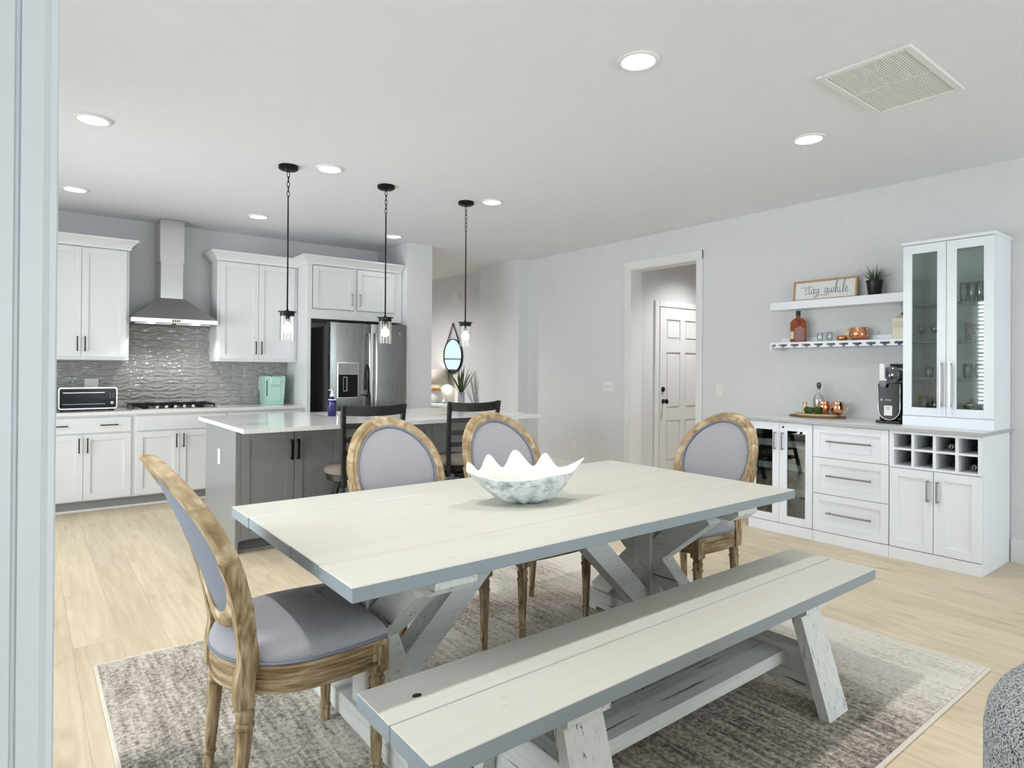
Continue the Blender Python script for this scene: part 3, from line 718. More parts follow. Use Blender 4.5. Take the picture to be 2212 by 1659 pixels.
for s in range(5):
    m = bpy.data.meshes.new('tile'); b0 = wavy_tile(s + 3); b0.to_mesh(m); b0.free(); m.materials.append(TILE)
    for p in m.polygons: p.use_smooth = True
    tiles.append(m)
r = 0; z = .917
while z < 1.80:
    lo, hi = (-.74, 2.447) if z + TH < 1.397 else (.806, 1.597)
    zc = min(TH, (1.395 if z + TH < 1.397 + TH and lo < 0 else 1.80) - z)
    x = -.74 - (r % 2) * TW / 2
    while x < hi:
        a, b_ = max(x, lo), min(x + TW, hi)
        if b_ - a > .02:
            inst('tile', random.choice(tiles), bs, (a + .0015 - 1.0, 7.456 - YW, z - .915), ((b_ - a) / TW, 1, 1))
        x += TW
    z += TH; r += 1

# range hood
t = thing('range_hood', 'stainless chimney range hood on the kitchen wall', 'range hood', (1.188, 7.2, 1.76))
hx0, hx1, hy0 = .80, 1.576, 6.955
bm = B(); box(bm, hx0, hx1, hy0, 7.443, 1.768, 1.812, .003); obj('rim', bm, STEEL, t, world=True)
bm = B()
lo = [(hx0 + .004, hy0 + .004), (hx1 - .004, hy0 + .004), (hx1 - .004, 7.443), (hx0 + .004, 7.443)]; hi = [(1.068, 7.165), (1.300, 7.165), (1.300, 7.443), (1.068, 7.443)]
v0 = [bm.verts.new((a, b_, 1.812)) for a, b_ in lo]; v1 = [bm.verts.new((a, b_, 2.032)) for a, b_ in hi]
bm.faces.new(v0[::-1]); bm.faces.new(v1)
for i in range(4): bm.faces.new((v0[i], v0[(i + 1) % 4], v1[(i + 1) % 4], v1[i]))
obj('canopy', bm, STEELD, t, world=True)
obj('lower_duct', box(B(), 1.080, 1.288, 7.175, 7.443, 2.03, 2.43, .003), STEEL, t, world=True)
obj('upper_duct', box(B(), 1.072, 1.296, 7.167, 7.443, 2.40, CEIL - .002, .003), STEEL, t, world=True)
for a, b_ in ((hx0 + .05, 1.17), (1.206, hx1 - .05)): obj('filter_panel', box(B(), a, b_, hy0 + .13, 7.443 - .06, 1.760, 1.768), STEELD, t, world=True)
for xx in (.985, 1.39):
    obj('lamp', lathe(B(), [(0, 1.760), (.030, 1.760), (.030, 1.768), (0, 1.768)], 20, xx, hy0 + .075), HOODL, t, world=True)
    d = bpy.data.lights.new('hood_spot', 'SPOT'); d.energy = 11; d.color = (1, .96, .91); d.spot_size = math.radians(130); d.spot_blend = .6; d.shadow_soft_size = .03
    o = bpy.data.objects.new('hood_spot', d); COL.objects.link(o); o.parent = t; o.location = (xx - 1.188, hy0 + .075 - 7.2, -.005)
obj('control_panel', box(B(), 1.155, 1.225, hy0 - .003, hy0, 1.778, 1.800), BLACKP, t, world=True)
for k in range(3): obj('button', box(B(), 1.165 + k * .020, 1.176 + k * .020, hy0 - .006, hy0 - .003, 1.784, 1.794), BRASSY, t, world=True)

# cooktop
t = thing('cooktop', 'black gas cooktop with iron grates on the worktop', 'cooktop', (1.19, 7.16, .915))
obj('glass_plate', box(B(), .81, 1.57, 6.935, 7.41, .915, .922, .002), STEELD, t, world=True)
for a, b_ in ((.825, 1.065), (1.075, 1.305), (1.315, 1.555)):
    bm = B(); zt = .955
    for yy in (6.98, 7.08, 7.19, 7.30, 7.395): bar(bm, (a, yy, zt), (b_, yy, zt), .010, .012)
    for xx in (a + .005, (a + b_) / 2, b_ - .005): bar(bm, (xx, 6.975, zt), (xx, 7.40, zt), .010, .012)
    for xx in (a + .005, b_ - .005):
        for yy in (6.98, 7.395): bar(bm, (xx, yy, .922), (xx, yy, zt), .010, .010, (0, 1, 0))
    obj('grate', bm, BLACKM, t, world=True)
for xx, yy, rr in ((.945, 7.28, .04), (.945, 7.08, .03), (1.19, 7.2, .05), (1.435, 7.28, .03), (1.435, 7.08, .04)):
    obj('burner', lathe(B(), [(rr, .922), (rr, .932), (rr * .7, .940), (0, .941)], 20, xx, yy), BLACKM, t, world=True, smooth=True)
for k in range(5):
    obj('knob', lathe(B(), [(.019, .922), (.019, .940), (.015, .952), (0, .953)], 18, 1.03 + k * .08, 6.962), CHROME, t, world=True, smooth=True, )

# toaster oven
t = thing('toaster_oven', 'silver and black toaster oven on the kitchen worktop', 'toaster oven', (.475, 7.2, .915))
x0, x1, yf, z0, z1 = .245, .705, 7.05, .932, 1.137
def rrect(u0, u1, v0, v1, r, n=5):
    pts = []
    for cx_, cz_, a0 in ((u1 - r, v0 + r, -90), (u1 - r, v1 - r, 0), (u0 + r, v1 - r, 90), (u0 + r, v0 + r, 180)):
        for k in range(n + 1):
            a = math.radians(a0 + 90 * k / n); pts.append((cx_ + r * math.cos(a), cz_ + r * math.sin(a)))
    return pts
obj('housing', prism(B(), rrect(x0, x1, z0, z1, .022), 'Y', yf, yf + .30), STEEL, t, world=True)
obj('fascia', prism(B(), rrect(x0 + .010, x1 - .010, z0 + .012, z1 - .012, .014), 'Y', yf - .006, yf), BLACKG, t, world=True)
dr = obj('door_glass', box(B(), x0 + .024, .612, yf - .010, yf - .006, z0 + .022, z1 - .020), BLACKG, t, world=True)
obj('handle', box(B(), x0 + .032, .604, yf - .034, yf - .024, z1 - .054, z1 - .044, .003), STEEL, t, world=True)
obj('rack_rail', box(B(), x0 + .032, .606, yf - .012, yf - .010, z0 + .046, z0 + .052), PEWTER, t, world=True)
bm = B(); lathe(bm, [(0, 0), (.016, 0), (.016, .016), (.013, .019), (0, .019)], 20); bmesh.ops.rotate(bm, verts=bm.verts[:], matrix=Matrix.Rotation(PI / 2, 3, 'X')); bmesh.ops.translate(bm, verts=bm.verts[:], vec=(.661, yf - .006, .990)); obj('knob', bm, CHROME, t, world=True, smooth=True)
for k in range(2): obj('indicator_bar', box(B(), .640 + k * .025, .652 + k * .025, yf - .0075, yf - .006, 1.03, 1.085), plain('dim_display_%s' % 'ab'[k], lin(92, 92, 96), .5), t, world=True)
for sx in (x0 + .03, x1 - .03):
    for sy in (yf + .03, yf + .27): obj('foot', lathe(B(), [(.012, .915), (.012, .932), (0, .932)], 12, sx, sy), BLACKP, t, world=True)

# coffee maker
t = thing('coffee_maker', 'mint green coffee maker in the worktop corner', 'coffee maker', (2.222, 7.27, .915))
yf = 7.14
bm = B(); pts = [(2.130, .915), (2.314, .915), (2.333, 1.225), (2.322, 1.238), (2.122, 1.238), (2.111, 1.225)]
prism(bm, pts, 'Y', yf + .02, yf + .27); obj('body', bm, MINT, t, world=True)
obj('brew_head', box(B(), 2.165, 2.280, yf, yf + .03, 1.135, 1.232, .012, 3), MINT, t, world=True)
obj('water_window', box(B(), 2.126, 2.134, yf + .016, yf + .021, 1.02, 1.19), BLACKP, t, world=True)
bm = B(); tube(bm, smooth_path([(2.172, yf + .02, 1.235), (2.182, yf - .004, 1.262), (2.222, yf - .010, 1.268), (2.262, yf - .004, 1.262), (2.272, yf + .02, 1.235)], 5), .007, 8); obj('lid_handle', bm, PEWTER, t, world=True, smooth=True)
obj('front_panel', box(B(), 2.160, 2.285, yf + .014, yf + .021, .955, 1.12, .006), MINT, t, world=True)
obj('drip_tray', box(B(), 2.140, 2.304, yf - .01, yf + .03, .915, .935, .006), MINT, t, world=True)

def wall_plate(name, label, cat, face, f, u, v, w, h, kind, mat=WHITEP):
    loc = (u, f, v) if face == 'Y' else (f, u, v)
    t = thing(name, label, cat, loc)
    bm = B(); slab(bm, face, f, u - w / 2, u + w / 2, v - h / 2, v + h / 2, -.006, 0, .002); obj('plate', bm, mat, t, world=True)
    if kind == 'outlet':
        for s in (-1, 1):
            bm = B(); slab(bm, face, f, u - .017, u + .017, v + s * .021 - .014, v + s * .021 + .014, -.0085, -.005, .003); obj('socket', bm, TRIM, t, world=True)
    else:
        n = kind
        for k in range(n):
            uu = u + (k - (n - 1) / 2) * .046
            bm = B(); slab(bm, face, f, uu - .005, uu + .005, v - .011, v + .013, -.014, -.005, .002); obj('switch_toggle', bm, TRIM, t, world=True)
    return t
wall_plate('outlet_plate', 'white double outlet plate behind the toaster oven', 'outlet', 'Y', 7.447, .525, 1.155, .115, .115, 'outlet')
wall_plate('outlet_plate', 'white outlet plate beside the mint coffee maker', 'outlet', 'Y', 7.447, 2.155, 1.13, .072, .118, 'outlet')

# refrigerator
t = thing('refrigerator', 'stainless french door refrigerator with water dispenser', 'refrigerator', (3.117, 6.95, 0))
fx0, fx1, fy, ft = 2.65, 3.585, 6.625, 1.835
obj('body', box(B(), fx0 + .01, fx1 - .005, fy + .085, 7.40, .02, 1.80), STEELG, t, world=True)
def curved_door(u0, u1, v0, v1, name):
    bm = B(); n = 14; W = u1 - u0
    pts = [(u0 + W * k / n, fy + .020 * (2 * k / n - 1) ** 2 * .55 + (.006 if k in (0, n) else 0)) for k in range(n + 1)]
    pts = [(u0, fy + .075)] + pts + [(u1, fy + .075)]
    prism(bm, pts, 'Z', v0, v1)
    return obj(name, bm, STEELF, t, world=True, smooth=True, angle=35)
d1 = curved_door(fx0, 3.122, .74, ft, 'door'); d2 = curved_door(3.128, fx1, .74, ft, 'door'); curved_door(fx0, fx1, .08, .73, 'freezer_drawer')
for xx in (3.083, 3.168):
    bm = B(); tube(bm, smooth_path([(xx, fy, .88), (xx, fy - .05, .92), (xx, fy - .062, 1.30), (xx, fy - .05, 1.68), (xx, fy, 1.72)], 5), .0135, 10); obj('handle', bm, CHROME, t, world=True, smooth=True)
bm = B(); tube(bm, smooth_path([(2.74, fy, .66), (2.78, fy - .05, .66), (3.117, fy - .055, .66), (3.46, fy - .05, .66), (3.5, fy, .66)], 5), .0125, 10); obj('handle', bm, CHROME, t, world=True, smooth=True)
disp = obj('dispenser', box(B(), 2.726, 2.975, fy - .004, fy + .02, .995, 1.395, .004), CHROME, t, world=True)
obj('dispenser_display', box(B(), 2.738, 2.963, fy - .008, fy - .003, 1.265, 1.385), STEELF, t, world=True)
obj('dispenser_recess', box(B(), 2.738, 2.963, fy - .007, fy - .003, 1.008, 1.26), BLACKG, t, world=True)
bm = B(); bar(bm, (2.79, fy - .012, 1.075), (2.79, fy - .012, 1.235), .004, .006, (0, 1, 0)); bar(bm, (2.83, fy - .012, 1.075), (2.83, fy - .012, 1.235), .008, .008, (0, 1, 0)); bar(bm, (2.79, fy - .012, 1.078), (2.83, fy - .012, 1.078), .006, .006); bar(bm, (2.79, fy - .012, 1.232), (2.83, fy - .012, 1.232), .006, .006); obj('dispenser_paddle', bm, CHROME, t, world=True)
bm = B(); lathe(bm, [(0, 0), (.014, 0), (.014, .003), (0, .003)], 20); bmesh.ops.rotate(bm, verts=bm.verts[:], matrix=Matrix.Rotation(PI / 2, 3, 'X')); bmesh.ops.translate(bm, verts=bm.verts[:], vec=(3.49, fy + .006, 1.74)); obj('badge', bm, CHROME, t, world=True)
for xx in (fx0 + .05, fx1 - .05): obj('hinge_cover', box(B(), xx - .04, xx + .04, fy + .03, fy + .16, 1.80, ft + .012, .004), STEELG, t, world=True)

# =================================================================== ISLAND
t = thing('kitchen_island', 'grey shaker kitchen island below the pendants', 'island', (2.3, 5.15, 0))
IX0, IX1, IY0, IY1 = 1.186, 2.845, 4.70, 5.62
bm = B(); box(bm, IX0 + .02, IX1, IY0 + .02, IY0 + .038, .09, .884); box(bm, IX1 - .018, IX1, IY0 + .038, 5.13, .09, .884); box(bm, IX1 - .018, 3.62, 5.13, 5.148, 0, .884); box(bm, 3.602, 3.62, 5.148, IY1, 0, .884); box(bm, IX0 + .02, 3.602, IY1 - .018, IY1, 0, .884); box(bm, IX0 + .02, 3.602, 5.148, IY1 - .018, .09, .105)
obj('carcass', bm, GREYP, t, world=True)
obj('end_panel', box(B(), IX0, IX0 + .02, IY0, IY1, .0, .884, .001), GREYP, t, world=True)
obj('corner_stile', box(B(), IX0 + .02, 1.221, IY0 + .002, IY0 + .02, .09, .884), GREYP, t, world=True)
obj('toe_kick', box(B(), IX0 + .02, IX1, IY0 + .05, IY0 + .07, .0, .09), plain('dark_grey_toe_kick', lin(96, 97, 98), .5), t, world=True)
obj('shoe_moulding', box(B(), IX0 - .012, IX1, IY0 + .035, IY0 + .05, 0, .02, .004), GREYP, t, world=True)
obj('shoe_moulding', box(B(), IX0 - .014, IX0, IY0 + .0, IY1, 0, .02, .004), GREYP, t, world=True)
xs = [1.223, 1.602, 1.982, 2.012, 2.402, 2.792]
ds = [(1.223, 1.600), (1.604, 1.982), (2.012, 2.400), (2.404, 2.792)]
for k, (a, b_) in enumerate(ds):
    dd = shaker(t, 'Y', IY0, a, b_, .10, .872, GREYP, .062)
    uu = b_ - .022 if k % 2 == 0 else a + .022
    pull(dd, 'Y', IY0, uu, .725, .15, True, BLACKM, .007, .032, True, root=t)
obj('corner_stile', box(B(), 2.794, IX1, IY0 + .002, IY0 + .02, .09, .884), GREYP, t, world=True)
wall_plate('outlet_plate', 'white outlet plate on the grey island end panel', 'outlet', 'X', IX0, 5.162, .65, .072, .118, 'outlet')
bm = B(); cx0, cx1, cy0, cy1 = 1.166, 3.78, 4.42, 5.81; sx0, sx1, sy0, sy1 = 2.10, 2.80, 5.30, 5.62
box(bm, cx0, cx1, cy0, sy0, .885, .915); box(bm, cx0, cx1, sy1, cy1, .885, .915); box(bm, cx0, sx0, sy0, sy1, .885, .915); box(bm, sx1, cx1, sy0, sy1, .885, .915)
bmesh.ops.remove_doubles(bm, verts=bm.verts[:], dist=1e-5)
single('island_worktop', bm, QUARTZ, 'polished white quartz island worktop', 'worktop')
bm = B(); box(bm, sx0 - .01, sx1 + .01, sy0 - .01, sy1 + .01, .70, .705); box(bm, sx0 - .012, sx0, sy0 - .01, sy1 + .01, .705, .884); box(bm, sx1, sx1 + .012, sy0 - .01, sy1 + .01, .705, .884); box(bm, sx0, sx1, sy0 - .012, sy0, .705, .884); box(bm, sx0, sx1, sy1, sy1 + .012, .705, .884)
single('sink_basin', bm, STEEL, 'stainless sink basin set in the island worktop', 'sink')
# faucet
t = thing('faucet', 'dark metal gooseneck faucet on the island', 'faucet', (2.665, 5.70, .915))
obj('base', lathe(B(), [(.030, 0), (.030, .012), (.024, .018), (.022, .16), (.016, .175)], 20), BRONZE, t, smooth=True, angle=40)
pth = [(0, 0, .16), (0, 0, .34)] + [(-.045 * (1 - math.cos(a)), -.06 * (1 - math.cos(a)) , .34 + .11 * math.sin(a)) for a in [PI * k / 10 for k in range(1, 11)]]
obj('spout', tube(B(), pth, .0125, 12), BRONZE, t, smooth=True)
e = pth[-1]; obj('spray_head', lathe(B(), [(.013, e[2] - .13), (.018, e[2] - .12), (.018, e[2] - .03), (.0135, e[2] + .004)], 16, e[0], e[1]), BRONZE, t, smooth=True)
bm = B(); tube(bm, [(0, 0, .145), (-.035, -.02, .15)], .011, 10); bar(bm, (-.03, -.018, .152), (-.10, -.05, .158), .022, .012); obj('lever', bm, BRONZE, t)
# soap bottle
t = thing('soap_bottle', 'cobalt blue glass soap pump bottle on the island', 'bottle', (2.112, 5.245, .915))
obj('bottle', lathe(B(), [(.034, 0), (.037, .004), (.037, .125), (.032, .142), (.016, .156), (.016, .172)], 24), BLUEGL, t, smooth=True, angle=50)
obj('pump_collar', lathe(B(), [(.018, .170), (.018, .19), (.007, .194), (.006, .215), (.004, .215)], 16), WHITEP, t, smooth=True)
bm = B(); tube(bm, [(0, 0, .213), (0, 0, .226), (-.012, -.004, .230), (-.034, -.012, .226)], .005, 8); obj('pump_nozzle', bm, WHITEP, t, smooth=True)
o = obj('shoulder_glint', lathe(B(), [(.0338, .139), (.0325, .143), (.0285, .147), (.0280, .1465)], 24, loop=True), WHITEP, t, smooth=True)  # white ring painted in for reflections on the bottle's shoulder

# bar stools
def stool_proto():
    t = thing('bar_stool', 'proto', 'stool', (0, 0, 0), 0, 'dark ladder back bar stools')
    obj('cushion', lathe(B(), [(.0, .566), (.235, .566), (.250, .578), (.250, .598), (.232, .616), (.16, .624), (0, .626)], 36), TAUPE, t, smooth=True, angle=50)
    obj('seat_ring', lathe(B(), [(.0, .52), (.225, .52), (.238, .528), (.238, .566), (0, .566)], 36), ESPR, t, smooth=True, angle=40)
    obj('swivel_plate', lathe(B(), [(.10, .495), (.12, .50), (.12, .52), (0, .52)], 20), BLACKM, t, smooth=True, angle=40)
    obj('leg_frame', lathe(B(), [(.12, .455), (.15, .46), (.15, .495), (0, .495)], 24), ESPR, t, smooth=True, angle=40)
    for sx in (-1, 1):
        for sy in (-1, 1):
            bm = B(); bar(bm, (sx * .12, sy * .12, .49), (sx * .20, sy * .20, 0), .040, .040, (sx * .7, sy * -.7, 0)); obj('leg', bm, ESPR, t)
    for zz, rr in ((.20, .168), (.32, .148)):
        for a, b_ in (((-1, -1), (1, -1)), ((1, -1), (1, 1)), ((1, 1), (-1, 1)), ((-1, 1), (-1, -1))):
            bm = B(); bar(bm, (a[0] * rr, a[1] * rr, zz), (b_[0] * rr, b_[1] * rr, zz), .022, .03); obj('stretcher', bm, ESPR, t)
    # ladder back, stands on the near (-y) side and leans out
    def yb(z): return -.205 - .055 * max(0, (z - .55) / .55) ** 1.4
    for sx in (-1, 1):
        path = [(sx * (.205 + .03 * (z - .5) / .6), yb(z), z) for z in (.50, .62, .75, .88, 1.0, 1.075)]
        bm = B(); tube(bm, smooth_path(path, 4), .019, 10, rads=None); obj('back_post', bm, ESPR, t, smooth=True)
    for zc, hh in ((1.040, .070), (.93, .036), (.835, .040), (.74, .036)):
        bm = B(); n = 10; w = .205 + .03 * (zc - .5) / .6
        for sgn in (0,):
            f0 = []
            for k in range(n + 1):
                u = -1 + 2 * k / n; bow = -.030 * (1 - u * u)
                y = yb(zc) + bow
                f0.append([bm.verts.new((u * w, y - .010, zc - hh / 2 - .010 * (1 - u * u) * (1 if zc > 1 else 0))), bm.verts.new((u * w, y - .010, zc + hh / 2 - .012 * (1 - u * u) * (1 if zc > 1 else 0))), bm.verts.new((u * w, y + .010, zc + hh / 2 - .012 * (1 - u * u) * (1 if zc > 1 else 0))), bm.verts.new((u * w, y + .010, zc - hh / 2 - .010 * (1 - u * u) * (1 if zc > 1 else 0)))])
            for k in range(n):
                for q in range(4): bm.faces.new((f0[k][q], f0[k + 1][q], f0[k + 1][(q + 1) % 4], f0[k][(q + 1) % 4]))
            bm.faces.new(f0[0]); bm.faces.new(f0[-1][::-1])
        bmesh.ops.recalc_face_normals(bm, faces=bm.faces[:])
        obj('back_slat', bm, ESPR, t)
    return t
st = stool_proto(); st.location = (1.968, 4.36, 0); st.rotation_euler = (0, 0, .0); st['label'] = 'dark wooden ladder back bar stool left, in front of the soap bottle and fridge'
dup(st, (2.835, 4.36, 0), -.02, 'dark wooden ladder back bar stool right, below the farthest pendant')

# =================================================================== RUG
t = thing('area_rug', 'distressed grey and cream area rug under the dining table', 'rug', (1.835, 2.105, 0))
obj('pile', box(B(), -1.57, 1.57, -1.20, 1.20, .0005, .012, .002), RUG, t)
bm = B()
for a in ((-1.585, -1.57, -1.215, 1.215), (1.57, 1.585, -1.215, 1.215), (-1.57, 1.57, -1.215, -1.20), (-1.57, 1.57, 1.20, 1.215)): box(bm, *a, .0005, .010, .002)
obj('binding', bm, RUGEDGE, t)
RZ = .0122

# =================================================================== TABLE
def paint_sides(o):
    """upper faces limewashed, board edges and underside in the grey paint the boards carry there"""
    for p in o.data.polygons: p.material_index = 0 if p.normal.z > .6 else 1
def plank_board(parent, x0, x1, y0, y1, z0, z1, bev=.0022):
    bm = box(B(), x0, x1, y0, y1, z0, z1, bev)
    loc = Vector(((x0 + x1) / 2, (y0 + y1) / 2, z1)); bmesh.ops.translate(bm, verts=bm.verts[:], vec=-loc)
    o = obj('plank', bm, None, parent, mats=[TTOP, TSIDE]); o.location = loc - Vector(parent.location)
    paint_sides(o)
    return o
def knot(pl, x, y, rx, ry, rot=0, mat=None):
    bm = B(); n = 18
    ring = [(rx * math.cos(2 * PI * k / n) * (1 + .15 * math.sin(3 * k)), ry * math.sin(2 * PI * k / n) * (1 + .12 * math.cos(5 * k))) for k in range(n)]
    prism(bm, ring, 'Z', -.0004, .0003)
    o = obj('knot', bm, mat or KNOT, pl); o.location = (x - pl.parent.location.x - pl.location.x, y - pl.parent.location.y - pl.location.y, 0); o.rotation_euler = (0, 0, rot)
T0 = (1.796, 2.125, 0)
tb = thing('dining_table', 'limewashed farmhouse trestle dining table', 'table', T0)
TX0, TX1, TY0, TW_, TZ = .673, 2.919, 1.530, 1.19 / 5, .765
tpl = []
for k in range(5):
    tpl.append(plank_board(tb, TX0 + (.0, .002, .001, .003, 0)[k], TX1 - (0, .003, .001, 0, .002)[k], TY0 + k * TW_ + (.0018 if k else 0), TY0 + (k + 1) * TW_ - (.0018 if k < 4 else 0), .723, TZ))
for k in range(1, 5): obj('seam', box(B(), TX0 + .003, TX1 - .003, TY0 + k * TW_ - .0022, TY0 + k * TW_ + .0022, .726, .7625), KNOTS, tb, world=True)
for k, x, y, rx, ry in ((0, 1.02, 1.60, .016, .007), (1, .90, 1.90, .008, .012), (1, 1.23, 1.90, .022, .008), (1, 1.02, 1.94, .010, .004), (0, 2.2, 1.60, .02, .006), (1, 2.62, 1.80, .014, .006), (0, 2.5, 1.66, .012, .006), (2, 1.32, 2.28, .026, .004), (3, 2.3, 2.42, .018, .005), (2, 2.45, 2.1, .012, .005)):
    knot(tpl[k], x, y, rx, ry)
CYT = 2.125
def bevel_beam(parent, name, mat, xc, w, y0, y1, z0, z1, cut):
    bm = B(); prism(bm, [(y0, z1), (y0, z0 + cut), (y0 + cut * 1.3, z0), (y1 - cut * 1.3, z0), (y1, z0 + cut), (y1, z1)], 'X', xc - w / 2, xc + w / 2)
    return obj(name, bm, mat, parent, world=True)
for xc, sg in ((1.018, 1), (2.568, -1)):
    bevel_beam(tb, 'top_beam', TLEGY, xc, .15, 1.565, 2.685, .660, .723, .03)
    bm = B(); prism(bm, [(1.70, RZ + .018), (1.70, .075), (1.74, .115), (2.51, .115), (2.55, .075), (2.55, RZ + .018)], 'X', xc - .07, xc + .07); obj('foot_beam', bm, TLEGY, tb, world=True)
    for yy in (1.76, 2.49): obj('foot_pad', box(B(), xc - .07, xc + .07, yy - .055, yy + .055, RZ, RZ + .018), TLEGY, tb, world=True)
    obj('post', box(B(), xc - .055, xc + .055, CYT - .055, CYT + .055, .115, .660, .003), TLEGZ, tb, world=True)
    for sy in (-1, 1):
        bm = B(); bar(bm, (xc, CYT + sy * .03, .385), (xc, CYT + sy * .36, .655), .09, .105, (0, -sy * .63, .77)); obj('upper_arm', bm, TLEGY, tb, world=True)
        bm = B(); bar(bm, (xc, CYT + sy * .03, .40), (xc, CYT + sy * .34, .10), .084, .105, (0, sy * .7, .72)); obj('lower_arm', bm, TLEGY, tb, world=True)
    bm = B(); bar(bm, (xc + sg * .02, CYT, .11), (xc + sg * .66, CYT, .722), .09, .10, (-sg * .69, 0, .72)); obj('brace', bm, TLEGX, tb, world=True)
obj('ridge_beam', box(B(), 1.10, 2.49, CYT - .045, CYT + .045, .675, .723), TLEGX, tb, world=True)

# =================================================================== BENCH
bn = thing('dining_bench', 'limewashed plank bench in front of the dining table', 'bench', (1.847, 1.39, 0))
bp = []
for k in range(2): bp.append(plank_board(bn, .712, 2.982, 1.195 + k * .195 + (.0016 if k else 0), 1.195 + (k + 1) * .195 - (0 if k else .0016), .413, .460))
obj('seam', box(B(), .715, 2.979, 1.3882, 1.3918, .416, .4575), KNOTS, bn, world=True)
knot(bp[1], .835, 1.475, .014, .010, 0, KNOTD)
for k, x, y, rx, ry in ((0, .99, 1.29, .012, .006), (1, 1.62, 1.44, .018, .009), (0, 2.3, 1.32, .012, .006), (0, 1.02, 1.33, .012, .006)): knot(bp[k], x, y, rx, ry)
CB = 1.39
for xc in (1.215, 2.47):
    bevel_beam(bn, 'cap_beam', TLEGY, xc, .165, 1.205, 1.575, .372, .413, .02)
    for sy in (-1, 1):
        bm = B(); bar(bm, (xc, CB + sy * .135, .385), (xc, CB + sy * .252, RZ + .010), .150, .042, (0, sy * .95, .3))
        for v in bm.verts:
            if v.co.z < .05: v.co.z = RZ
        obj('leg', bm, TLEGZ, bn, world=True)
    obj('cross_rail', box(B(), xc - .03, xc + .03, CB - .20, CB + .20, .075, .235, .003), TLEGY, bn, world=True)
obj('long_stretcher', box(B(), 1.245, 2.44, CB - .075, CB + .075, .155, .205, .004), TLEGX, bn, world=True)

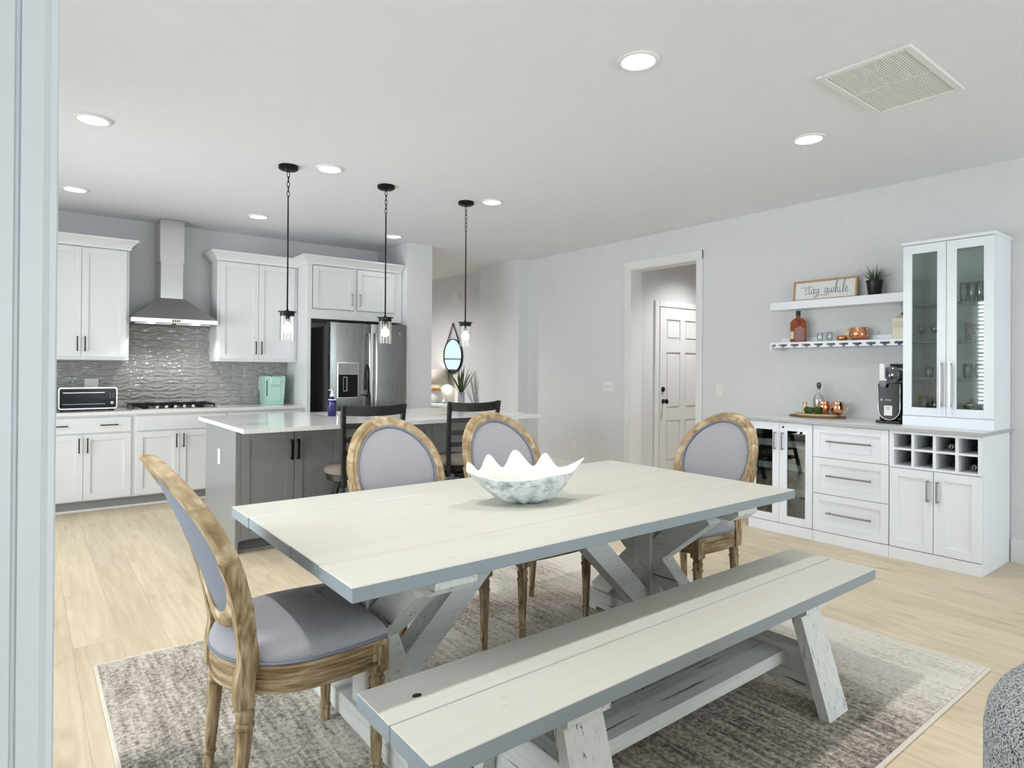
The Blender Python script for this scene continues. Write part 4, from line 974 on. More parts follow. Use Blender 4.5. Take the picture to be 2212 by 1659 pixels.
# =================================================================== OVAL BACK CHAIRS
def loft(bm, outline, rows, cap=True):
    """outline: closed list of (x, y); rows: (scale or offset, z). Offsets move along the local outward normal"""
    n = len(outline); nr = []
    for i in range(n):
        a, c = outline[i - 1], outline[(i + 1) % n]; d = Vector((c[1] - a[1], -(c[0] - a[0]))).normalized(); nr.append(d)
    rings = []
    for off, z in rows: rings.append([bm.verts.new((outline[i][0] + nr[i].x * off, outline[i][1] + nr[i].y * off, z)) for i in range(n)])
    for a, c in zip(rings[:-1], rings[1:]):
        for i in range(n): bm.faces.new((a[i], a[(i + 1) % n], c[(i + 1) % n], c[i]))
    if cap: bm.faces.new(rings[0][::-1]); bm.faces.new(rings[-1])
    bmesh.ops.recalc_face_normals(bm, faces=bm.faces[:])
    return bm
def chair_proto():
    t = thing('dining_chair', 'proto', 'chair', (0, 0, 0), 0, 'oval back upholstered dining chairs')
    # plan of the seat: nearly straight front, bowed sides, half round rear (counter clockwise)
    out = []
    for k in range(9):
        u = -1 + 2 * k / 8; out.append((u * .236, -.232 - .012 * (1 - u * u)))
    for k in range(1, 6):
        s = k / 5; out.append((.236 + .018 * math.sin(s * PI * .6), -.232 + s * .222))
    x1 = out[-1][0]
    for k in range(1, 24):
        a = PI * k / 24; out.append((x1 * math.cos(a), -.010 + .245 * math.sin(a)))
    for k in range(5, 0, -1):
        s = k / 5; out.append((-(.236 + .018 * math.sin(s * PI * .6)), -.232 + s * .222))
    obj('seat_frame', loft(B(), out, [(0, .372), (.003, .380), (.003, .388), (-.003, .392), (-.003, .412), (.002, .416), (.003, .424), (-.003, .428), (-.002, .440), (.003, .445), (.002, .455)]), CHRAIL, t, smooth=True, angle=50)
    bm = B(); rows = []
    for s, z in ((.975, .4555), (1.008, .464), (1.015, .478), (.975, .498), (.88, .514), (.70, .526), (.45, .533), (.2, .536)): rows.append([bm.verts.new((p[0] * s, (p[1] + .01) * s - .01, z)) for p in out])
    for a, c in zip(rows[:-1], rows[1:]):
        for i in range(len(out)): bm.faces.new((a[i], a[(i + 1) % len(out)], c[(i + 1) % len(out)], c[i]))
    bm.faces.new(rows[0][::-1]); bm.faces.new(rows[-1]); bmesh.ops.recalc_face_normals(bm, faces=bm.faces[:])
    obj('seat_cushion', bm, FABRIC, t, smooth=True, angle=60)
    obj('piping', tube(B(), [(p[0] * 1.008, p[1] * 1.008, .462) for p in out], .0055, 6, True), FABRICB, t, smooth=True)
    lp = [(.0145, 0), (.017, .012), (.0155, .045), (.0205, .052), (.0205, .058), (.0165, .062), (.0245, .27), (.0235, .275), (.028, .283), (.028, .290), (.0225, .298), (.025, .306), (.0265, .325), (.021, .336), (.026, .344), (.026, .352)]
    for sx in (-1, 1):
        o = obj('leg', lathe(B(), lp, 20, 0, 0, (.064, .268)), CHWOOD, t, smooth=True, angle=30); o.location = (sx * .215, -.210, 0)
        obj('corner_block', box(B(), sx * .215 - .028, sx * .215 + .028, -.240, -.184, .350, .4545, .003), CHWOOD, t)
        bm = B(); box(bm, sx * .215 - .013, sx * .215 + .013, -.2435, -.2405, .375, .435, .002); box(bm, *( (.2435, .2465) if sx > 0 else (-.2465, -.2435)), -.225, -.199, .375, .435, .002); obj('rosette', bm, CHWOOD, t)
        o = obj('leg', lathe(B(), lp, 20, 0, 0, (.064, .268)), CHWOOD, t, smooth=True, angle=30); o.location = (sx * .172, .205, 0); o.rotation_euler = (math.radians(4.0), 0, 0)
    ZC, A_, B_ = .800, .2385, .243
    def yb(x, z):
        q = max(0, (z - .45) / .62)
        return .190 + .225 * q ** 1.55 - .030 * (x / .24) ** 2
    for sx in (-1, 1):
        pts = [(.178, .345), (.180, .42), (.182, .48), (.189, .54), (.205, .60), (.226, .66), (.238, .73), (.2395, .78)]
        path = smooth_path([(sx * x, yb(x, z) + .004 + (.012 if z < .46 else 0), z) for x, z in pts], 3)
        bm = B(); rings = []
        for i, p in enumerate(path):
            w = .022 - .006 * max(0, (i / (len(path) - 1) - .6)); dpt = .026
            rings.append([bm.verts.new(p + Vector(v)) for v in ((-w, -dpt, 0), (w, -dpt, 0), (w + .003, 0, 0), (w, dpt, 0), (-w, dpt, 0), (-w - .003, 0, 0))])
        for a, c in zip(rings[:-1], rings[1:]):
            for q in range(6): bm.faces.new((a[q], a[(q + 1) % 6], c[(q + 1) % 6], c[q]))
        bm.faces.new(rings[0][::-1]); bm.faces.new(rings[-1]); bmesh.ops.recalc_face_normals(bm, faces=bm.faces[:])
        obj('stile', bm, CHWOOD, t, smooth=True, angle=40)
    # oval frame
    sec = [(-.023, -.014), (-.020, -.021), (-.010, -.026), (-.004, -.023), (.002, -.023), (.010, -.027), (.019, -.022), (.024, -.010), (.024, .014), (.016, .022), (-.014, .022), (-.023, .015)]
    bm = B(); N = 56; rings = []
    for k in range(N):
        a = 2 * PI * k / N; ca, sa = math.cos(a), math.sin(a); ring = []
        for r, d in sec:
            x, z = (A_ + r) * ca, ZC + (B_ + r) * sa
            ring.append(bm.verts.new((x, yb(x, z) + d, z)))
        rings.append(ring)
    for k in range(N):
        a, c = rings[k], rings[(k + 1) % N]
        for q in range(len(sec)): bm.faces.new((a[q], a[(q + 1) % len(sec)], c[(q + 1) % len(sec)], c[q]))
    bmesh.ops.recalc_face_normals(bm, faces=bm.faces[:])
    obj('oval_frame', bm, CHOVAL, t, smooth=True, angle=45)
    def pad(name, mat, side, dome):
        bm = B(); n = 48; rows = []
        for s in (1.0, .96, .88, .72, .5, .25):
            row = []
            for k in range(n):
                a = 2 * PI * k / n; x, z = (A_ - .021) * s * math.cos(a), ZC + (B_ - .021) * s * math.sin(a)
                row.append(bm.verts.new((x, yb(x, z) + side * (.008 + dome * (1 - s ** 4)), z)))
            rows.append(row)
        for a, c in zip(rows[:-1], rows[1:]):
            for k in range(n): bm.faces.new((a[k], a[(k + 1) % n], c[(k + 1) % n], c[k]))
        cv = bm.verts.new((0, yb(0, ZC) + side * (.008 + dome), ZC))
        for k in range(n): bm.faces.new((rows[-1][k], rows[-1][(k + 1) % n], cv))
        bmesh.ops.recalc_face_normals(bm, faces=bm.faces[:])
        return obj(name, bm, mat, t, smooth=True)
    pad('back_cushion', FABRIC, -1, .024); pad('back_panel', FABRICB, 1, .010)
    pts = []
    for k in range(48):
        a = 2 * PI * k / 48; x, z = (A_ - .026) * math.cos(a), ZC + (B_ - .026) * math.sin(a); pts.append((x, yb(x, z) - .018, z))
    obj('back_piping', tube(B(), pts, .006, 6, True), FABRICB, t, smooth=True)
    return t
ch = chair_proto()
CHS = [((.695, 2.075, RZ), PI / 2, 'oval back linen dining chair at the near left end, shown from behind'),
       ((1.497, 2.605, RZ), .0, 'oval back linen chair on the far side, in front of the left stool'),
       ((2.165, 2.605, RZ), -.02, 'oval back linen chair on the far side, behind the shell bowl'),
       ((2.965, 2.175, RZ), -PI / 2, 'oval back linen chair at the right end, in front of the glass cabinet')]
for i, (loc, rz, lab) in enumerate(CHS):
    if i == 0: ch.location = loc; ch.rotation_euler = (0, 0, rz); ch['label'] = lab
    else: dup(ch, loc, rz, lab)

# =================================================================== SHELL BOWL
def shell_bowl():
    """half of a giant clam: fluted bowl, tall scallops on the far rim, drawn out tip and hinge beak"""
    bm = B(); NT, NR = 120, 24; rows = []
    FR, PH = 9.0, .42
    for j in range(NR + 1):
        t_ = j / NR; row = []
        for i in range(NT):
            th = 2 * PI * i / NT; c, s = math.cos(th), math.sin(th)
            r = t_ ** .68
            x, y = .215 * c * r, .135 * s * r
            far = max(0, s); near = max(0, -s)
            wav = .5 + .5 * math.cos((th - PI / 2) * FR + PH)
            z = .112 * t_ ** 1.9
            side = 1.0 if c < .70 else max(0.0, 1 - (c - .70) * 3.4)
            z += ((.074 * far ** .5) * wav ** .9 * side - .012 * far) * t_ ** 6 + .030 * far * t_ ** 3
            z += (.004 * near * wav + .020 * near * max(0, c + .35)) * t_ ** 4
            y += .030 * far * wav * t_ ** 5
            rib = math.cos((th - PI / 2) * FR + PH) * .0085 * math.sin(PI * min(1, t_ * .95)) * (1 - .55 * t_)
            x += rib * c; y += rib * s; z -= rib * .6
            left = math.exp(-((th - PI) / .50) ** 2); x -= .055 * left * t_ ** 3; z += .030 * left * t_ ** 3
            d0 = min(th, 2 * PI - th); beak = math.exp(-(d0 / .30) ** 2)
            x += .066 * beak * t_ ** 4; z += .062 * beak * t_ ** 3; y *= 1 - .45 * beak * t_
            row.append(bm.verts.new((x, y, z)))
        rows.append(row)
    for a, c_ in zip(rows[:-1], rows[1:]):
        for i in range(NT):
            try: bm.faces.new((a[i], a[(i + 1) % NT], c_[(i + 1) % NT], c_[i]))
            except ValueError: pass
    bmesh.ops.remove_doubles(bm, verts=bm.verts[:], dist=1e-5)
    bmesh.ops.recalc_face_normals(bm, faces=bm.faces[:])
    zmin = min(v.co.z for v in bm.verts); bmesh.ops.translate(bm, verts=bm.verts[:], vec=(0, 0, -zmin))
    return bm
o = obj('shell_bowl', shell_bowl(), None, mats=[SHELLO, SHELLI], smooth=True)
up = sum(p.normal.z for p in o.data.polygons)
if up > 0: o.data.flip_normals()
md = o.modifiers.new('thickness', 'SOLIDIFY'); md.thickness = .007; md.offset = -1; md.material_offset = 1; md.material_offset_rim = 1
md2 = o.modifiers.new('soft', 'SUBSURF'); md2.levels = 1; md2.render_levels = 1
o.location = (1.70, 2.075, TZ + .001); o.rotation_euler = (0, 0, -.30)
tag(o, 'white scalloped clam shell bowl on the dining table', 'bowl')

# =================================================================== ARMCHAIR AT THE CORNER
t = thing('armchair', 'blue grey boucle armchair at the lower right edge', 'armchair', (1.545, -.03, 0), 0)
def u_shell(bm, r_in, r_out, z0, z1, rnd, a0, a1, n=36):
    """upholstered barrel wall: rounded section swept through an arc"""
    mid, hw = (r_in + r_out) / 2, (r_out - r_in) / 2
    sec = [(mid + hw * 1.0, z0), (mid + hw, z1 - rnd)] + [(mid + hw * math.cos(q), z1 - rnd + rnd * math.sin(q)) for q in [PI * k / 10 for k in range(1, 10)]] + [(mid - hw, z1 - rnd), (mid - hw, z0)]
    rings = []
    for k in range(n + 1):
        a = a0 + (a1 - a0) * k / n; rings.append([bm.verts.new((r * math.cos(a), r * math.sin(a), z)) for r, z in sec])
    for a, c in zip(rings[:-1], rings[1:]):
        for q in range(len(sec)): bm.faces.new((a[q], a[(q + 1) % len(sec)], c[(q + 1) % len(sec)], c[q]))
    bm.faces.new(rings[0]); bm.faces.new(rings[-1][::-1]); bmesh.ops.recalc_face_normals(bm, faces=bm.faces[:]); return bm
obj('back_shell', u_shell(B(), (.255), .43, .06, .765, .0875, math.radians(-40), math.radians(220)), BOUCLE, t, smooth=True, angle=60)
obj('seat_cushion', lathe(B(), [(.0, .18), (.25, .18), (.262, .20), (.262, .40), (.24, .43), (.12, .445), (0, .447)], 40), BOUCLE, t, smooth=True, angle=60)
obj('swivel_base', lathe(B(), [(.30, .0), (.31, .01), (.31, .06), (0, .06)], 40), ESPR, t, smooth=True, angle=40)

# =================================================================== SIDEBOARD (three units, worktop, glazed tower)
SX, SBK = 4.907, 5.500
def sb_unit(label, y0, y1):
    return thing('sideboard_cabinet', label, 'cabinet', (5.2, (y0 + y1) / 2, 0), 0, 'white sideboard units along the right wall')
def carcass(t, y0, y1, z0=.083, z1=.912, shelf_zs=(), dark=True, back=.02):
    bm = B(); th = .018
    box(bm, SX + .02, SBK, y0, y0 + th, z0, z1); box(bm, SX + .02, SBK, y1 - th, y1, z0, z1)
    box(bm, SX + .02, SBK, y0 + th, y1 - th, z0, z0 + th); box(bm, SX + .02, SBK, y0 + th, y1 - th, z1 - th, z1)
    obj('carcass', bm, SIDEB, t, world=True)
    obj('back_panel', box(B(), SBK - .012, SBK, y0 + th, y1 - th, z0 + th, z1 - th), DARKIN if dark else CABIN, t, world=True)
    obj('plinth', box(B(), SX, SBK, y0, y1, 0, .082, .001), SIDEB, t, world=True)
def glazed_door(t, y0, y1, z0, z1, gy0, gy1, gz0, gz1, glass, f=SX, th=.02):
    bm = B()
    slab(bm, 'X', f, y0, gy0, z0, z1, 0, th, .001); slab(bm, 'X', f, gy1, y1, z0, z1, 0, th, .001); slab(bm, 'X', f, gy0, gy1, z0, gz0, 0, th); slab(bm, 'X', f, gy0, gy1, gz1, z1, 0, th)
    d = obj('door', bm, SIDEB, t, world=True)
    bm = B(); slab(bm, 'X', f, gy0 - .004, gy1 + .004, gz0 - .004, gz1 + .004, .009, .012)
    g = obj('pane', bm, glass, d); g.data.transform(Matrix.Translation(-Vector(t.location)))
    return d
# glazed unit
t = sb_unit('white sideboard unit with two dark glazed doors and bottle racks', 2.434, 2.983)
carcass(t, 2.434, 2.983)
d1 = glazed_door(t, 2.7105, 2.981, .088, .908, 2.769, 2.918, .152, .845, GLASSD); d2 = glazed_door(t, 2.436, 2.7075, .088, .908, 2.492, 2.644, .152, .845, GLASSD)
pull(d1, 'X', SX, 2.742, .758, .145, True, PEWTER, .006, .028, root=t); pull(d2, 'X', SX, 2.676, .758, .145, True, PEWTER, .006, .028, root=t)
bm = B(); lathe(bm, [(0, 0), (.008, 0), (.008, .004), (0, .004)], 14); bmesh.ops.rotate(bm, verts=bm.verts[:], matrix=Matrix.Rotation(-PI / 2, 3, 'Y')); bmesh.ops.translate(bm, verts=bm.verts[:], vec=(SX, 2.676, .872)); obj('lock', bm, BLACKM, t, world=True)
for za, zb in ((.707, .760), (.519, .571), (.316, .363)):
    bm = B(); box(bm, SX + .035, SX + .053, 2.452, 2.965, za, zb); box(bm, SX + .053, SBK - .012, 2.452, 2.965, za + .012, za + .026); obj('rack_shelf', bm, SIDEB, t, world=True)
def bottle_prof(r, h, neck=.013, sh=.62): return [(r * .9, 0), (r, .006), (r, h * sh), (r * .82, h * (sh + .06)), (neck * 1.1, h * (sh + .16)), (neck, h * .86), (neck * 1.25, h * .87), (neck * 1.25, h * .90), (neck, h * .905), (neck, h), (0, h)]
def lying_bottle(y, z, mat, foil, label, group, x=SX + .09, r=.036, h=.29):
    t = thing('wine_bottle', label, 'bottle', (x, y, z + r), 0, group)
    bm = lathe(B(), bottle_prof(r, h), 18); bmesh.ops.rotate(bm, verts=bm.verts[:], matrix=Matrix.Rotation(-PI / 2, 3, 'Y')); bmesh.ops.translate(bm, verts=bm.verts[:], vec=(h, 0, 0)); obj('glass_body', bm, mat, t, smooth=True)
    bm = lathe(B(), [(.0150, h * .80), (.0155, h * .995), (.0, h * 1.002)], 14); bmesh.ops.rotate(bm, verts=bm.verts[:], matrix=Matrix.Rotation(-PI / 2, 3, 'Y')); bmesh.ops.translate(bm, verts=bm.verts[:], vec=(h, 0, 0)); obj('foil', bm, foil, t, smooth=True)
    return t
zr = [(.733, 'top'), (.545, 'second'), (.342, 'third'), (.101, 'bottom')]
for i, (zz, nm) in enumerate(zr):
    for j, (yy, where) in enumerate(((2.545, 'right end, right glazed door'), (2.615, 'left end, right glazed door'), (2.82, 'right end, left glazed door'), (2.89, 'left end, left glazed door'))):
        if (i + j) % 3 == 2: continue
        mat, foil = (GREENB, BLACKP) if (i + j) % 2 else (DARKB, FOILS if (i * 4 + j) % 5 == 0 else BRASSY)
        lying_bottle(yy, zz, mat, foil, 'dark bottle lying on the %s rack shelf, %s' % (nm, where), 'bottles behind the glazed sideboard doors')
# drawer unit
t = sb_unit('white sideboard unit with three shaker drawers and long pulls', 1.882, 2.432)
carcass(t, 1.882, 2.432)
for za, zb in ((.662, .908), (.380, .658), (.088, .376)):
    dr = shaker(t, 'X', SX, 1.885, 2.4295, za, zb, SIDEB, .052, 'drawer')
    pull(dr, 'X', SX, 2.153, (za + zb) / 2 + .006, .325, False, PEWTER, .0065, .03, root=t)
# wine unit
t = sb_unit('white sideboard unit with eight wine cubbies over two doors', 1.326, 1.880)
carcass(t, 1.326, 1.880)
bm = B(); fr = .020
ys = [1.338, 1.467, 1.598, 1.729, 1.854]
for k, yv in enumerate(ys): box(bm, SX + (.0), SBK - .012, yv - .009 if 0 < k < 4 else (1.345 if k == 0 else 1.850), yv + .009 if 0 < k < 4 else (1.350 if k == 0 else 1.861), .652, .893)
for za, zb in ((.652, .668), (.778, .792), (.892, .910)): box(bm, SX + .0008, SBK - .012, 1.3445, 1.8615, za, min(zb, .8935))
box(bm, SX, SX + .0195, 1.327, 1.345, .652, .910); box(bm, SX, SX + .0195, 1.861, 1.879, .652, .910); box(bm, SX, SX + .0195, 1.345, 1.861, .8935, .910)
obj('cubby_grid', bm, SIDEB, t, world=True)
d1 = shaker(t, 'X', SX, 1.605, 1.877, .088, .648, SIDEB, .056); d2 = shaker(t, 'X', SX, 1.329, 1.601, .088, .648, SIDEB, .056)
pull(d1, 'X', SX, 1.634, .514, .146, True, PEWTER, .006, .028, root=t); pull(d2, 'X', SX, 1.575, .514, .146, True, PEWTER, .006, .028, root=t)
for k in range(4):
    for za, row in ((.668, 'lower'), (.792, 'upper')):
        yc = (ys[k] + ys[k + 1]) / 2 - .012
        special = (k == 0 and row == 'lower') or (k == 1 and row == 'upper')
        lab = ('wine bottle with a pale foil neck in the lower right cubby' if row == 'lower' else 'wine bottle with a pale foil neck in an upper cubby') if special else 'dark wine bottle in the %s row of cubbies, %s from the left' % (row, ('fourth', 'third', 'second', 'first')[k])
        lying_bottle(yc, za, DARKB, FOILS if special else BLACKP, lab, 'wine bottles in the sideboard cubbies', SX + (.05 if special else .12), .034)
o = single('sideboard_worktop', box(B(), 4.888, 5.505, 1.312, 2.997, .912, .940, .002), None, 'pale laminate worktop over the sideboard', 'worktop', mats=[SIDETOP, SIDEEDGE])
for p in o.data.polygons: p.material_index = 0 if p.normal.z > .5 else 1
# tower
TXF, TWY0, TWY1 = 5.140, 1.324, 1.880
t = thing('display_cabinet', 'tall white glazed display cabinet standing on the sideboard', 'cabinet', (5.32, 1.602, .940))
bm = B(); th = .018
box(bm, TXF + .02, 5.505, TWY0, TWY0 + th, .940, 2.262); box(bm, TXF + .02, 5.505, TWY1 - th, TWY1, .940, 2.262); box(bm, TXF + .02, 5.505, TWY0 + th, TWY1 - th, .940, 1.012); box(bm, TXF + .02, 5.505, TWY0 + th, TWY1 - th, 2.243, 2.262)
obj('carcass', bm, SIDEB, t, world=True)
obj('plinth', box(B(), TXF + .001, TXF + .02, TWY0, TWY1, .940, 1.010), SIDEB, t, world=True)
obj('back_panel', box(B(), 5.493, 5.505, TWY0 + th, TWY1 - th, 1.012, 2.243), plain('grey_green_back', lin(226, 232, 229), .6), t, world=True)
obj('top_moulding', box(B(), TXF - .012, 5.505, TWY0 - .010, TWY1 + .010, 2.262, 2.287, .006, 2), SIDEB, t, world=True)
d1 = glazed_door(t, 1.6045, 1.878, 1.014, 2.258, 1.660, 1.820, 1.073, 2.195, GLASST, TXF); d2 = glazed_door(t, 1.326, 1.6015, 1.014, 2.258, 1.384, 1.541, 1.073, 2.195, GLASST, TXF)
pull(d1, 'X', TXF, 1.634, 1.242, .32, True, CHROME, .008, .032, root=t); pull(d2, 'X', TXF, 1.575, 1.242, .32, True, CHROME, .008, .032, root=t)
for zz in (1.822, 1.549, 1.282):
    obj('glass_shelf', box(B(), TXF + .035, 5.49, TWY0 + th, TWY1 - th, zz - .004, zz + .004), SHELFGL, t, world=True)
    obj('shelf_edge', box(B(), TXF + .033, TXF + .035, TWY0 + th, TWY1 - th, zz - .004, zz + .004), GLASSEDGE, t, world=True)
# things inside the tower
def wine_glass(x, y, z, label, h=.125, wine=None):
    t = thing('wine_glass', label, 'glass', (x, y, z), 0, 'glassware in the display cabinet')
    obj('bowl', lathe(B(), [(.004, h * .45), (.022, h * .52), (.030, h * .70), (.027, h), (.0255, h), (.028, h * .70), (.020, h * .54), (0, h * .47)], 20), GLASS, t, smooth=True)
    obj('stem', lathe(B(), [(.028, 0), (.028, .003), (.006, .008), (.004, h * .2), (.004, h * .46)], 16), GLASS, t, smooth=True)
    if wine: obj('contents', lathe(B(), [(0, h * .5), (.019, h * .55), (.0265, h * .70), (0, h * .70)], 16), wine, t, smooth=True)
    return t
def tumbler(x, y, z, label, r=.034, h=.10, group='glassware in the display cabinet', name='glass_tumbler'):
    o = obj(name, lathe(B(), [(r * .72, 0), (r * .80, .002), (r, h * .5), (r * .93, h), (r * .88, h), (r * .95, h * .5), (r * .72, .008), (0, .008)], 20), GLASS, None, smooth=True)
    o.location = (x, y, z); return tag(o, label, 'glass', group)
wine_glass(5.30, 1.812, 1.554, 'small dark stemmed glass on the middle shelf, left', .13, DARKB); wine_glass(5.30, 1.722, 1.554, 'small dark stemmed glass on the middle shelf beside the door stile', .13, DARKB)
for yy, lab in ((1.545, 'tall clear glass on the top shelf, left'), (1.495, 'tall clear glass on the top shelf, middle'), (1.445, 'tall clear glass on the top shelf, right')): tumbler(5.30, yy, 1.827, lab, .026, .145)
t = thing('photo_box', 'small dark blue and brown printed box on the middle glass shelf', 'box', (5.32, 1.475, 1.5535))
obj('box_body', box(B(), -.035, .035, -.06, .06, 0, .125, .002), plain('navy_box', lin(38, 44, 78), .4), t); obj('printed_face', box(B(), -.037, -.0355, -.058, .06, .004, .122), noisy('printed_card', [(.35, lin(46, 50, 92)), (.5, lin(150, 110, 90)), (.65, lin(226, 222, 214))], nscale=22, rough=.4), t)
tumbler(5.30, 1.518, 1.287, 'round clear stemless glass on the lower shelf', .034, .105); tumbler(5.30, 1.445, 1.287, 'round clear stemless glass on the lower shelf, near the cabinet side', .034, .105); tumbler(5.30, 1.76, 1.287, 'low clear tumbler on the lower shelf, left door', .032, .08)
for k, (yy, lab) in enumerate(((1.80, 'clear pint glass at the cabinet bottom, far left'), (1.72, 'clear pint glass at the cabinet bottom beside the left stile'), (1.42, 'clear pint glass at the cabinet bottom, right'))): tumbler(5.32, yy, 1.013, lab, .036, .14)
t = thing('glass_dish', 'ornate clear dish at the cabinet bottom, right door', 'dish', (5.31, 1.50, 1.013))
obj('bowl', lathe(B(), [(.03, 0), (.034, .008), (.012, .018), (.055, .075), (.053, .075), (.008, .024), (0, .024)], 20), GLASS, t, smooth=True); obj('knob', lathe(B(), [(.05, .077), (.03, .10), (.01, .11), (.012, .125), (0, .13)], 16), BRASSY, t, smooth=True)

# =================================================================== SHELVES AND WHAT STANDS ON THEM
t = thing('wall_shelf', 'thick white floating shelf carrying the sign and the potted grass', 'shelf', (5.415, 2.47, 1.875), 0, 'white shelves on the right wall')
obj('board', box(B(), 5.325, 5.507, 1.882, 3.032, 1.875, 1.945, .002), SIDEB, t, world=True)
t = thing('wall_shelf', 'white floating shelf with stemware slots below', 'shelf', (5.415, 2.47, 1.52), 0, 'white shelves on the right wall')
obj('board', box(B(), 5.325, 5.507, 1.882, 3.032, 1.568, 1.586, .001), SIDEB, t, world=True)
obj('end_bracket', box(B(), 5.325, 5.507, 3.014, 3.032, 1.515, 1.568), SIDEB, t, world=True)
obj('back_rail', box(B(), 5.492, 5.507, 1.882, 3.014, 1.586, 1.63), SIDEB, t, world=True)
for k in range(11):
    yc = 2.962 - k * .1045 + .0
    y_c = yc - .0 + (.0)
    bm = B(); box(bm, 5.325, 5.50, yc - .016, yc + .016, 1.550, 1.568); box(bm, 5.325, 5.50, yc - .038, yc + .038, 1.538, 1.550)
    obj('stemware_rail', bm, SIDEB, t, world=True)
# sign
t = thing('framed_sign', 'framed script sign leaning on the upper shelf', 'sign', (5.435, 2.60, 1.945), 0)
bm = B(); W, H_ = .545, .182; fw = .016
for a in ((-W / 2, -W / 2 + fw, 0, H_), (W / 2 - fw, W / 2, 0, H_), (-W / 2 + fw, W / 2 - fw, 0, fw), (-W / 2 + fw, W / 2 - fw, H_ - fw, H_)): box(bm, -.012, .012, a[0], a[1], a[2], a[3], .001)
obj('frame', bm, OAKF, t); obj('panel', box(B(), -.004, .004, -W / 2 + fw, W / 2 - fw, fw, H_ - fw), CANVAS, t)
LET = {
 's': ([[(0, .05), (.2, 0), (.38, .15), (.3, .42), (.12, .62), (.15, .88), (.33, .98), (.46, .82)]], .5),
 't': ([[(.26, 1.75), (.2, .9), (.2, .2), (.34, 0), (.52, .2)], [(-1.25, 1.22), (-.95, 1.36), (-.3, 1.22), (.4, 1.3), (1.05, 1.42)]], .5),
 'a': ([[(.52, .78), (.32, .96), (.08, .62), (.1, .15), (.3, .04), (.5, .5), (.56, .95), (.55, .25), (.66, .02), (.85, .22)]], .82),
 'y': ([[(0, .95), (.05, .4), (.2, .1), (.4, .3), (.52, .95), (.46, .2), (.28, -.6), (-.05, -1.05), (-.2, -.8), (.2, -.35), (.8, -.28), (1.5, -.45), (2.3, -.3)]], .8),
 'w': ([[(0, .9), (.05, .3), (.18, .03), (.36, .4), (.4, .85), (.42, .3), (.56, .03), (.76, .4), (.78, .9), (.92, .8)]], .92),
 'h': ([[(.0, .0), (.18, 1.2), (.42, 1.9), (.34, 2.25), (.18, 1.9), (.12, .8), (.1, 0)], [(.1, .5), (.3, .92), (.45, .7), (.45, .2), (.56, 0), (.74, .2)]], .74),
 'i': ([[(0, .9), (.02, .2), (.12, 0), (.32, .22)], [(.05, 1.22), (.09, 1.28)]], .34),
 'l': ([[(0, .12), (.28, 1.0), (.5, 1.9), (.42, 2.25), (.22, 1.8), (.13, .6), (.2, .04), (.42, .2)]], .42),
 'e': ([[(0, .42), (.3, .5), (.4, .8), (.24, .97), (.06, .6), (.1, .15), (.3, 0), (.6, .28)]], .6), ' ': ([], .55)}
bm = B(); cx_ = 0; S = .049
for c in 'stay awhile':
    strokes, adv = LET[c]
    for st_ in strokes:
        # reading direction runs towards -Y (seen from -X)
        pts = smooth_path([(-.0052, -(cx_ + px) * S + .172, .058 + (py if py > 0 else py * .62) * S) for px, py in st_], 5)
        if len(pts) > 1: tube(bm, pts, .0017, 5)
    cx_ += adv + .06
obj('lettering', bm, INK, t)
t.rotation_euler = (0, math.radians(6), 0)
# potted grass
t = thing('potted_grass', 'spiky grass in a black pot on the upper shelf', 'plant', (5.41, 2.183, 1.9455))
obj('pot', lathe(B(), [(.046, 0), (.048, .003), (.062, .112), (.065, .114), (.065, .122), (.058, .122), (.056, .105), (0, .103)], 24), BLACKP, t, smooth=True, angle=40)
bm = B(); rnd = random.Random(5)
for k in range(70):
    a = rnd.random() * 2 * PI; lean = rnd.random() ** .7; L = rnd.uniform(.10, .175); r0 = rnd.random() * .035; w = .0042
    pts = []
    for q in range(5):
        s = q / 4; rr = r0 + lean * .135 * s ** 1.3; zz = .105 + L * s * (1 - .38 * lean * s)
        pts.append(Vector((rr * math.cos(a), rr * math.sin(a), zz)))
    side = Vector((-math.sin(a), math.cos(a), 0)); vs = []
    for q, p in enumerate(pts): ww = w * (1 - q / 4.3); vs.append((bm.verts.new(p - side * ww), bm.verts.new(p + Vector((0, 0, ww * .5))), bm.verts.new(p + side * ww)))
    for q in range(4):
        for e in range(2): bm.faces.new((vs[q][e], vs[q][e + 1], vs[q + 1][e + 1], vs[q + 1][e]))
o = obj('grass_blades', bm, GRASSL, t); o['kind'] = 'stuff'
# whisky
t = thing('whisky_bottle', 'amber whisky bottle with labels on the slotted shelf', 'bottle', (5.41, 2.815, 1.5862))
def oval_bottle(rx, ry, h, sh): 
    bm = B(); rows = []
    for fx, z in ((.9, 0), (1, .006), (1, h * sh), (.9, h * (sh + .07)), (.6, h * (sh + .14)), (.30, h * (sh + .18)), (.26, h * .86)):
        rows.append([bm.verts.new((rx * max(fx, .42 if fx < .35 else 0) * math.cos(2 * PI * k / 24), ry * fx * math.sin(2 * PI * k / 24), z)) for k in range(24)])
    for a, c in zip(rows[:-1], rows[1:]):
        for k in range(24): bm.faces.new((a[k], a[(k + 1) % 24], c[(k + 1) % 24], c[k]))
    bm.faces.new(rows[0][::-1]); bm.faces.new(rows[-1]); bmesh.ops.recalc_face_normals(bm, faces=bm.faces[:]); return bm
obj('bottle', oval_bottle(.036, .072, .27, .62), AMBER, t, smooth=True, angle=50)
obj('cap', lathe(B(), [(.018, .232), (.019, .236), (.019, .278), (0, .279)], 18), plain('black_cap', lin(20, 26, 32), .4), t, smooth=True, angle=40)
